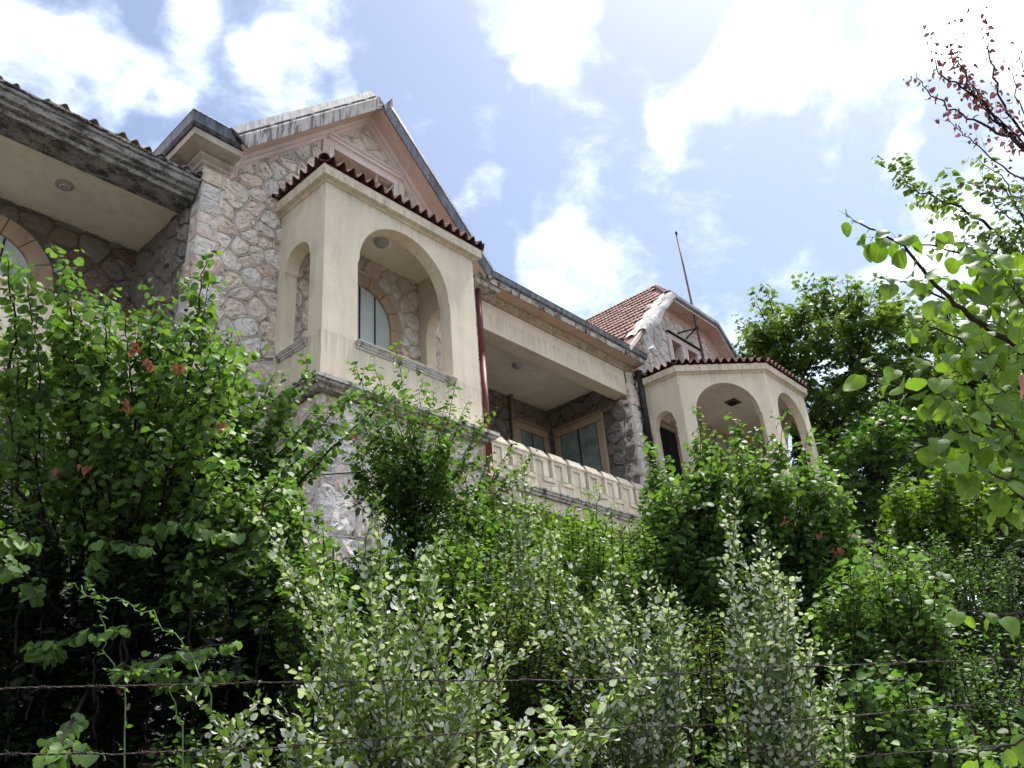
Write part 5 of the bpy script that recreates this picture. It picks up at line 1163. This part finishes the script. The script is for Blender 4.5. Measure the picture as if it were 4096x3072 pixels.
bush(129, 'leafy_bush', 'small-leaved bush in the middle between the poplars', 'leaf_olive', [(1010, 1260), (1200, 1230), (1430, 1300), (1560, 1330), (1600, 1480), (1300, 1500), (1020, 1430)], 150, 5.6, 6.6, 'small', .046, [(1100, .96), (1300, .96), (1500, .96)], .5, .024, .28, 150)
bush(130, 'leafy_bush', 'shaded round-leaved bush at the lower right below the barbed wire', 'leaf_redbud', [(1820, 1480), (1980, 1440), (2060, 1500), (2080, 1640), (1850, 1659)], 40, 4.8, 5.6, 'round', .07, [(1950, .97)], .45, .042, .3, 200)
bush(131, 'ivy_bush', 'dark leafy climber covering the foot of the stone corner', 'leaf_thicket', [(520, 1180), (600, 1160), (680, 1200), (680, 1420), (560, 1500), (450, 1450), (430, 1280)], 50, 9.0, 10.0, 'elm', .07, [(560, .97)], .25, .04, .35, 0)

bush(132, 'leafy_bush', 'dense green bush hiding the foot of the right bay', 'leaf_redbud', [(1390, 1120), (1460, 1080), (1600, 1120), (1760, 1100), (1850, 1160), (1830, 1400), (1640, 1440), (1400, 1400)], 100, 7.4, 8.4, 'round', .078, [(1450, .96), (1600, .96), (1750, .96)], .5, .046, .36, 200)
bush(133, 'leafy_bush', 'green elm undergrowth below the arched ground-floor window', 'leaf_elm', [(630, 1240), (740, 1190), (860, 1180), (1000, 1140), (1080, 1200), (1080, 1450), (700, 1450)], 130, 6.0, 7.0, 'elm', .062, [(700, .96), (850, .96), (1000, .96)], .5, .034, .3, 200)
bush(134, 'leafy_bush', 'shaded small-leaved undergrowth right of the silvery poplar', 'leaf_thicket', [(1780, 1380), (1960, 1340), (2230, 1380), (2230, 1560), (1800, 1560)], 90, 5.8, 6.8, 'elm', .055, [(1850, .96), (2000, .96), (2150, .96)], .45, .03, .28, 0)
bush(135, 'leafy_bush', 'tall sprays of green leaves crowding round the base of the red drainpipe', 'leaf_elm', [(930, 1060), (1050, 1040), (1200, 1100), (1400, 1120), (1420, 1210), (1200, 1230), (960, 1200)], 90, 8.2, 9.4, 'elm', .066, [(1000, .96), (1200, .96)], .65, .036, .32, 0)

bush(138, 'leafy_bush', 'low green bush along the bottom edge in the middle', 'leaf_elm', [(760, 1520), (1000, 1480), (1250, 1500), (1520, 1490), (1520, 1720), (760, 1720)], 70, 4.6, 5.4, 'elm', .052, [(850, .97), (1100, .97), (1400, .97)], .5, .03, .26, 100)
bush(139, 'leafy_bush', 'low bush with mixed green leaves along the bottom edge at the right', 'leaf_redbud', [(1500, 1500), (1750, 1480), (2000, 1500), (2240, 1480), (2240, 1720), (1500, 1720)], 70, 4.8, 5.6, 'round', .056, [(1600, .97), (1850, .97), (2100, .97)], .5, .034, .28, 100)
bush(140, 'leafy_bush', 'leafy shoots leaning against the stone corner below the first bay', 'leaf_redbud', [(560, 1010), (640, 1040), (700, 1120), (720, 1230), (600, 1260), (540, 1120)], 40, 7.0, 8.0, 'round', .064, [(600, .97), (680, .97)], .6, .036, .32, 100)

# ---- near redbud branches entering from the right
P = Plant(141); P.base = np.array(at(2700, 1500, 3.0)); P.base[2] = gz(P.base[0], P.base[1])
sp = dict(kind=['near0', 'near1', 'near2'], size=.064, gap=.038, hang=.5, petiole=.32, tint=.6, angle=.6, up=.02, fwd=.35, face=tuple(-CF*.55), draw_petiole=True)
hub = at(2420, 1010, 2.6); P.stem([P.base, P.base+(hub-P.base)*.55+np.array([0, 0, .1]), hub], .06, .03, sp, 2, own=False, sides=8)
def nb(pts, r=.008, gap=.14, tl=.26, t0=.35, lvl=0):
    gap *= .55 if t0 < .5 else .7
    P.stem([hub]+[V(q[0], q[1], q[2]*1.18) for q in pts], r, .0016, sp, t0, gap, tl, lvl, sides=6, jit=.003)
nb([(2211, 768, 2.35), (2140, 715, 2.3), (2079, 668, 2.28), (2025, 615, 2.25), (1972, 554, 2.25), (1925, 515, 2.25), (1864, 486, 2.25), (1838, 478, 2.25)], .012, .20, .20, .5)
nb([(2211, 951, 2.3), (2079, 880, 2.25), (2011, 862, 2.2), (1947, 837, 2.2), (1907, 815, 2.2), (1854, 794, 2.2)], .010, .16, .18, .5)
nb([(2200, 640, 2.5), (2118, 572, 2.45), (2050, 540, 2.4), (1997, 529, 2.4), (1958, 515, 2.4)], .006, .16, .18, .5)
nb([(2100, 690, 2.45), (1979, 618, 2.4), (1939, 608, 2.4), (1889, 597, 2.4)], .005, .18, .16, .6)
nb([(2200, 720, 2.4), (2140, 675, 2.35), (2080, 608, 2.3)], .006, .12, .24, .45)
nb([(2230, 800, 2.3), (2120, 760, 2.25), (2040, 720, 2.2), (1960, 680, 2.2)], .006, .12, .26, .45)
nb([(2230, 860, 2.2), (2150, 790, 2.15), (2070, 745, 2.15)], .006, .11, .26, .45)
nb([(2240, 980, 2.15), (2160, 900, 2.1), (2080, 830, 2.1)], .006, .12, .26, .45)
nb([(2240, 1010, 2.1), (2150, 950, 2.05), (2060, 930, 2.05), (2030, 950, 2.05)], .006, .11, .24, .45)
nb([(2240, 1080, 2.0), (2160, 1030, 2.0), (2090, 1000, 2.0)], .006, .11, .24, .45)
nb([(2250, 640, 2.35), (2190, 610, 2.3), (2130, 560, 2.3)], .006, .12, .24, .45)
nb([(2250, 700, 2.3), (2210, 660, 2.25), (2180, 600, 2.25)], .006, .12, .24, .45)
nb([(2230, 760, 2.6), (2150, 700, 2.55), (2060, 690, 2.5)], .006, .12, .28, .4)
nb([(2250, 900, 2.6), (2170, 850, 2.5), (2100, 790, 2.5)], .006, .12, .28, .4)
nb([(2250, 1050, 2.5), (2170, 980, 2.4), (2120, 900, 2.4)], .006, .12, .28, .4)
nb([(2250, 620, 2.7), (2180, 560, 2.6), (2110, 540, 2.6)], .006, .12, .26, .4)
nb([(2300, 1250, 2.2), (2212, 1320, 2.1), (2120, 1325, 2.05), (2060, 1310, 2.05)], .006, .16, .18, .75)
nb([(2350, 1500, 2.1), (2230, 1590, 2.0), (2130, 1620, 1.95), (2090, 1625, 1.95)], .006, .16, .16, .8)
dry = set()
for (x, y) in ((2200, 808),):
    dry.add(len(P.L)); P.leaf(V(x, y, 2.1), np.array([.3, 0, -1.0]), np.array([P.r.gauss(0, .4), -1, .2]), .06, 'near1', .4)
P.build('redbud_tree', 'near redbud boughs with large glowing round leaves entering from the right edge', 'tree', 'leaf_redbud_near', singles=300, leaf_mats=lambda i: 'leaf_dry' if i in dry else 'leaf_redbud_near')

# ---- tall half-dead tree at the upper right
P = Plant(142); P.base = np.array(at(2600, 1500, 8.0)); P.base[2] = gz(P.base[0], P.base[1])
dead = dict(kind='dry', size=.052, gap=.046, hang=.4, petiole=.2, tint=.5, angle=.6, up=.05, fwd=.6)
grn = dict(kind='elm', size=.074, gap=.025, hang=.3, petiole=.25, tint=.55, angle=.75, up=.03, fwd=.4)
bare = dict(kind='dry', size=.045, gap=.9, hang=.4, tint=.5, angle=.6, up=.04)
h1 = V(2330, 420, 7.6); h2 = V(2380, 680, 7.6)
P.stem([P.base, h2, h1], .14, .06, dead, 2, own=False, sides=9)
def ub(h, pts, spx, r=.03, gap=.16, tl=.35, t0=.3, lvl=0): P.stem([h]+[V(*q) for q in pts], r*.6, .0025, spx, t0, gap, tl, lvl, sides=6)
k0 = len(P.L)
ub(h1, [(2212, 319, 7.4), (2175, 283, 7.3), (2138, 241, 7.3), (2102, 205, 7.2), (2047, 173, 7.2), (2020, 132, 7.2), (2011, 73, 7.2)], dead, .035, .14, .34)
ub(h1, [(2212, 314, 7.3), (2166, 292, 7.2), (2106, 260, 7.1), (2047, 232, 7.1), (2002, 196, 7.0), (1979, 155, 7.0)], dead, .03, .2, .30, .45)
ub(h1, [(2198, 273, 7.4), (2166, 219, 7.4), (2143, 150, 7.4), (2134, 91, 7.4), (2120, 36, 7.4)], dead, .024, .2, .3, .4)
ub(h1, [(2175, 283, 7.3), (2138, 241, 7.3), (2093, 173, 7.2), (2061, 91, 7.2), (2079, 27, 7.2)], dead, .02, .13, .3, .45)
ub(h1, [(2190, 290, 7.3), (2110, 215, 7.2), (2070, 130, 7.2), (2050, 90, 7.2)], dead, .016, .13, .3, .5)
ub(h1, [(2212, 250, 7.3), (2190, 160, 7.3), (2185, 120, 7.3)], bare, .012, .12, .4, .3, 1)
ub(h1, [(2220, 180, 7.3), (2200, 110, 7.3), (2170, 95, 7.3)], bare, .010, .12, .3, .3, 1)
k1 = len(P.L)
ub(h1, [(2212, 392, 7.4), (2138, 337, 7.3), (2084, 292, 7.3), (2047, 255, 7.2)], bare, .018, .09, .35, .35, 1)
ub(h1, [(2212, 430, 7.3), (2150, 400, 7.2), (2080, 400, 7.2)], bare, .012, .10, .35, .3, 1)
kd = len(P.L)
ub(h2, [(2212, 556, 7.5), (2138, 492, 7.4), (2074, 451, 7.3), (2011, 424, 7.3), (1970, 406, 7.3), (1924, 355, 7.2)], grn, .035, .065, .50, .35, 1)
ub(h2, [(2212, 500, 7.4), (2150, 440, 7.3), (2120, 380, 7.3)], grn, .018, .08, .42, .35, 0)
ub(h2, [(2212, 470, 7.6), (2170, 390, 7.5), (2110, 340, 7.5)], grn, .018, .12, .35, .45, 0)
ub(h2, [(2212, 590, 7.5), (2130, 540, 7.4), (2040, 520, 7.3)], grn, .018, .08, .42, .4, 0)
ub(h2, [(2230, 640, 7.5), (2170, 590, 7.4), (2090, 570, 7.3)], grn, .018, .08, .42, .4, 0)
ub(h2, [(2230, 760, 7.5), (2150, 790, 7.4), (2060, 780, 7.3)], grn, .018, .2, .3, .5, 0)
ub(h2, [(2240, 560, 7.5), (2212, 480, 7.4), (2190, 430, 7.4)], grn, .018, .09, .35, .35, 0)
P.build('half_dead_tree', 'tall thin tree at the upper right with maroon withered leaves above a green bough', 'tree', 'leaf_olive', singles=300, leaf_mats=lambda i: 'leaf_maroon' if i < kd else 'leaf_olive')

# ---- plane trees behind the right end of the house
def plane_tree(seed, trunk, hubs, poly, n, d0, d1, label, size=.15, mt='leaf_plane', sub=22, tips=(), lv=0):
    P = Plant(seed); b = V(trunk[0], trunk[1], trunk[2]); P.base = np.array([b[0], b[1], .5])
    s_ = dict(kind='palm', size=size, gap=.115, hang=.2, petiole=.3, tint=.5, angle=.75, up=.05, fwd=.5, nowood=True); s_['tint'] = .64
    if mt == 'leaf_shade': s_['kind'] = 'small'
    H = [V(*h) for h in hubs]; lo = V(hubs[0][0], hubs[0][1]+120, hubs[0][2])
    P.stem([P.base, P.base+(lo-P.base)*.6, lo], .42, .25, s_, 2, own=False, sides=10)
    for h in H: P.stem([lo, lo+(h-lo)*.5+np.array([0, 0, .4]), h], .16, .08, s_, 2, own=False, sides=7)
    pts = [(x, y, P.r.uniform(d0, d1)) for x, y in sample(poly, n, P.r)]+list(tips)
    for (x, y, d) in pts:
        t = V(x, y, d); h = min(H, key=lambda q: np.linalg.norm(q-t)+P.r.uniform(0, 1.2)); q = h+(t-h)*.5+np.array([0, 0, .25])
        if P.r.random() < .3: P.wood.tube(P.curve([h, q], 4), [.05, .045, .04, .035, .03], 4, caps=False)
        l_ = min(.9, 1.9/(vlen(t-q)+.01)); P.stem([t+(q-t)*l_, t+(q-t)*l_*.5+np.array([0, 0, .1]), t], .03, .008, s_, .02, .17, .8, 0, sides=4)
    return P.build('plane_tree', label, 'tree', mt, singles=0)
plane_tree(151, (1990, 1250, 33), [(1720, 850, 32), (1850, 800, 32), (1980, 780, 33), (1800, 950, 31), (1950, 920, 31)],
           [(1590, 820), (1600, 700), (1640, 660), (1720, 640), (1830, 620), (1960, 640), (2060, 700), (2080, 900), (1980, 1010), (1780, 1000), (1690, 900)], 400, 29, 34, 'broad plane tree with star-shaped leaves behind the right bay', .25,
           tips=[(1597, 690, 31), (1627, 640, 31), (1655, 620, 31), (1720, 610, 31), (1755, 605, 31), (1790, 600, 31), (1830, 598, 31), (1855, 615, 31), (1900, 600, 32), (1585, 760, 31), (1590, 820, 31)])
plane_tree(152, (2100, 1300, 27), [(1900, 1050, 26), (2050, 1000, 26), (2180, 960, 27), (1820, 1080, 26)],
           [(1760, 960), (1850, 900), (2000, 850), (2230, 800), (2230, 1100), (2000, 1150), (1800, 1180)], 280, 24, 29, 'plane tree at the right below the round leaves, shade put into its darker leaf colour', .24, 'leaf_thicket')  # darker leaf colour gives this crown its shade
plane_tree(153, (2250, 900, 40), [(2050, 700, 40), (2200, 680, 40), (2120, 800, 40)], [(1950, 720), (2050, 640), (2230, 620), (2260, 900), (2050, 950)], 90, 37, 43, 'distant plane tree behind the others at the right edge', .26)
plane_tree(154, (1900, 1350, 38), [(1750, 1150, 38), (1900, 1130, 38), (2080, 1130, 38), (1700, 1050, 38)], [(1640, 1000), (1760, 900), (1830, 800), (2250, 780), (2250, 1300), (1700, 1300)], 260, 36, 41, 'distant tree added to fill the gap low behind the right bay, shade in its leaf colour', .42, 'leaf_shade')  # added to close the sky gap; its leaf colour carries the shade

# ---- rose canes at the lower left
P = Plant(161); P.base = ground_pt(390, 3.0)
def cv(x, y, d=3.0): return V(x/1.4154/1.8517, (1900+y/1.4154)/1.8517, d)
rs = dict(kind='small', size=.030, gap=.03, hang=.1, petiole=.1, tint=.6, angle=.8, up=.05)
P.stem([P.base]+[cv(*q) for q in ((725, 1510), (640, 1150), (580, 870), (545, 690), (485, 590))], .0035, .0012, rs, .35, .10, .06)
P.stem([cv(545, 690)]+[cv(*q) for q in ((460, 660), (430, 640), (370, 600))], .003, .001, rs, .1, .3, .05, own=False)
P.stem([P.base+np.array([.3, .1, 0])]+[cv(*q) for q in ((1200, 1500), (1120, 1180), (1080, 1080), (980, 900), (840, 790), (700, 720), (545, 690))], .0035, .0012, rs, .35, .09, .07)
P.stem([P.base+np.array([.2, 0, 0])]+[cv(*q) for q in ((1025, 1640), (1010, 1400), (985, 1250), (970, 1130), (940, 1105), (820, 1110), (720, 1115), (610, 1100))], .003, .0012, rs, .35, .09, .07)
P.build('rose_bush', 'thin arching rose canes with tiny leaves at the lower left', 'bush', 'leaf_elm', bark='cane_green', singles=150, wood_name='cane')

# ------------------------------------------------------------------ barbed wire
def barbed(pts, label, seed, bgap=.125):
    r = random.Random(seed); P0 = Plant(seed); c = P0.curve([at(x/VS, y/VS, 1.75+1.15*(x/4096)) for x, y in pts], 60, .0012)
    L_ = [0]
    for a, b in zip(c[:-1], c[1:]): L_.append(L_[-1]+vlen(b-a))
    tot = L_[-1]
    def pos(x):
        k = min(len(L_)-2, max(0, int(np.searchsorted(L_, x))-1)); f = (x-L_[k])/max(1e-6, L_[k+1]-L_[k]); return c[k]+(c[k+1]-c[k])*f, unit(c[k+1]-c[k])
    root = empty('barbed_wire', c[0], label, 'barbed wire', 'barbed wire strands of the fence')
    n = int(tot/.008)
    for ph in (0, math.pi):
        pts2 = []
        for i in range(n+1):
            p, d = pos(tot*i/n); u = unit(cross3(d, (0, 0, 1))); w = cross3(d, u); a = 2*math.pi*(tot*i/n)/.045+ph
            pts2.append(p+(u*math.cos(a)+w*math.sin(a))*.0013)
        MB().tube(pts2, .00120, 4).build('wire', 'wire_rust', root, smooth=True)
    x = r.uniform(.02, .1)
    while x < tot:
        p, d = pos(x); u = unit(cross3(d, (0, 0, 1))); w = cross3(d, u); mb = MB()
        a0 = r.uniform(0, 6); q = []
        for k in range(25):
            a = a0+k/24*6*math.pi; q.append(p+d*(k-12)*.0008+(u*math.cos(a)+w*math.sin(a))*.0040)
        t1 = q[0]+unit(q[0]-q[1]+(q[0]-p)*.6)*r.uniform(.012, .020); t2 = q[-1]+unit(q[-1]-q[-2]+(q[-1]-p)*.6)*r.uniform(.012, .020)
        mb.tube([t1]+q+[t2], [.0004]+[.0012]*len(q)+[.0004], 4)
        mb.build('barb', 'wire_rust', root); x += bgap*r.uniform(.85, 1.15)
    fix_children(root)
barbed([(-150, 2765), (0, 2755), (620, 2740), (1300, 2725), (2048, 2722), (2450, 2715), (3000, 2675), (4096, 2635), (4300, 2625)], 'topmost rusty barbed wire strand crossing the whole picture', 1)
barbed([(-150, 3022), (0, 3018), (700, 3005), (1300, 2975), (1459, 2960), (2048, 2921), (2777, 2903), (3200, 2882), (4096, 2796), (4300, 2775)], 'second rusty barbed wire strand near the bottom of the picture', 2)
barbed([(2500, 3160), (3000, 3095), (3232, 3063), (3484, 3023), (4096, 2978), (4300, 2962)], 'lowest barbed wire strand in the bottom right corner', 3)
print('leaves', NLEAF, 'tris', sum(len(m_.loops)-2*len(m_.polygons) for m_ in bpy.data.meshes))
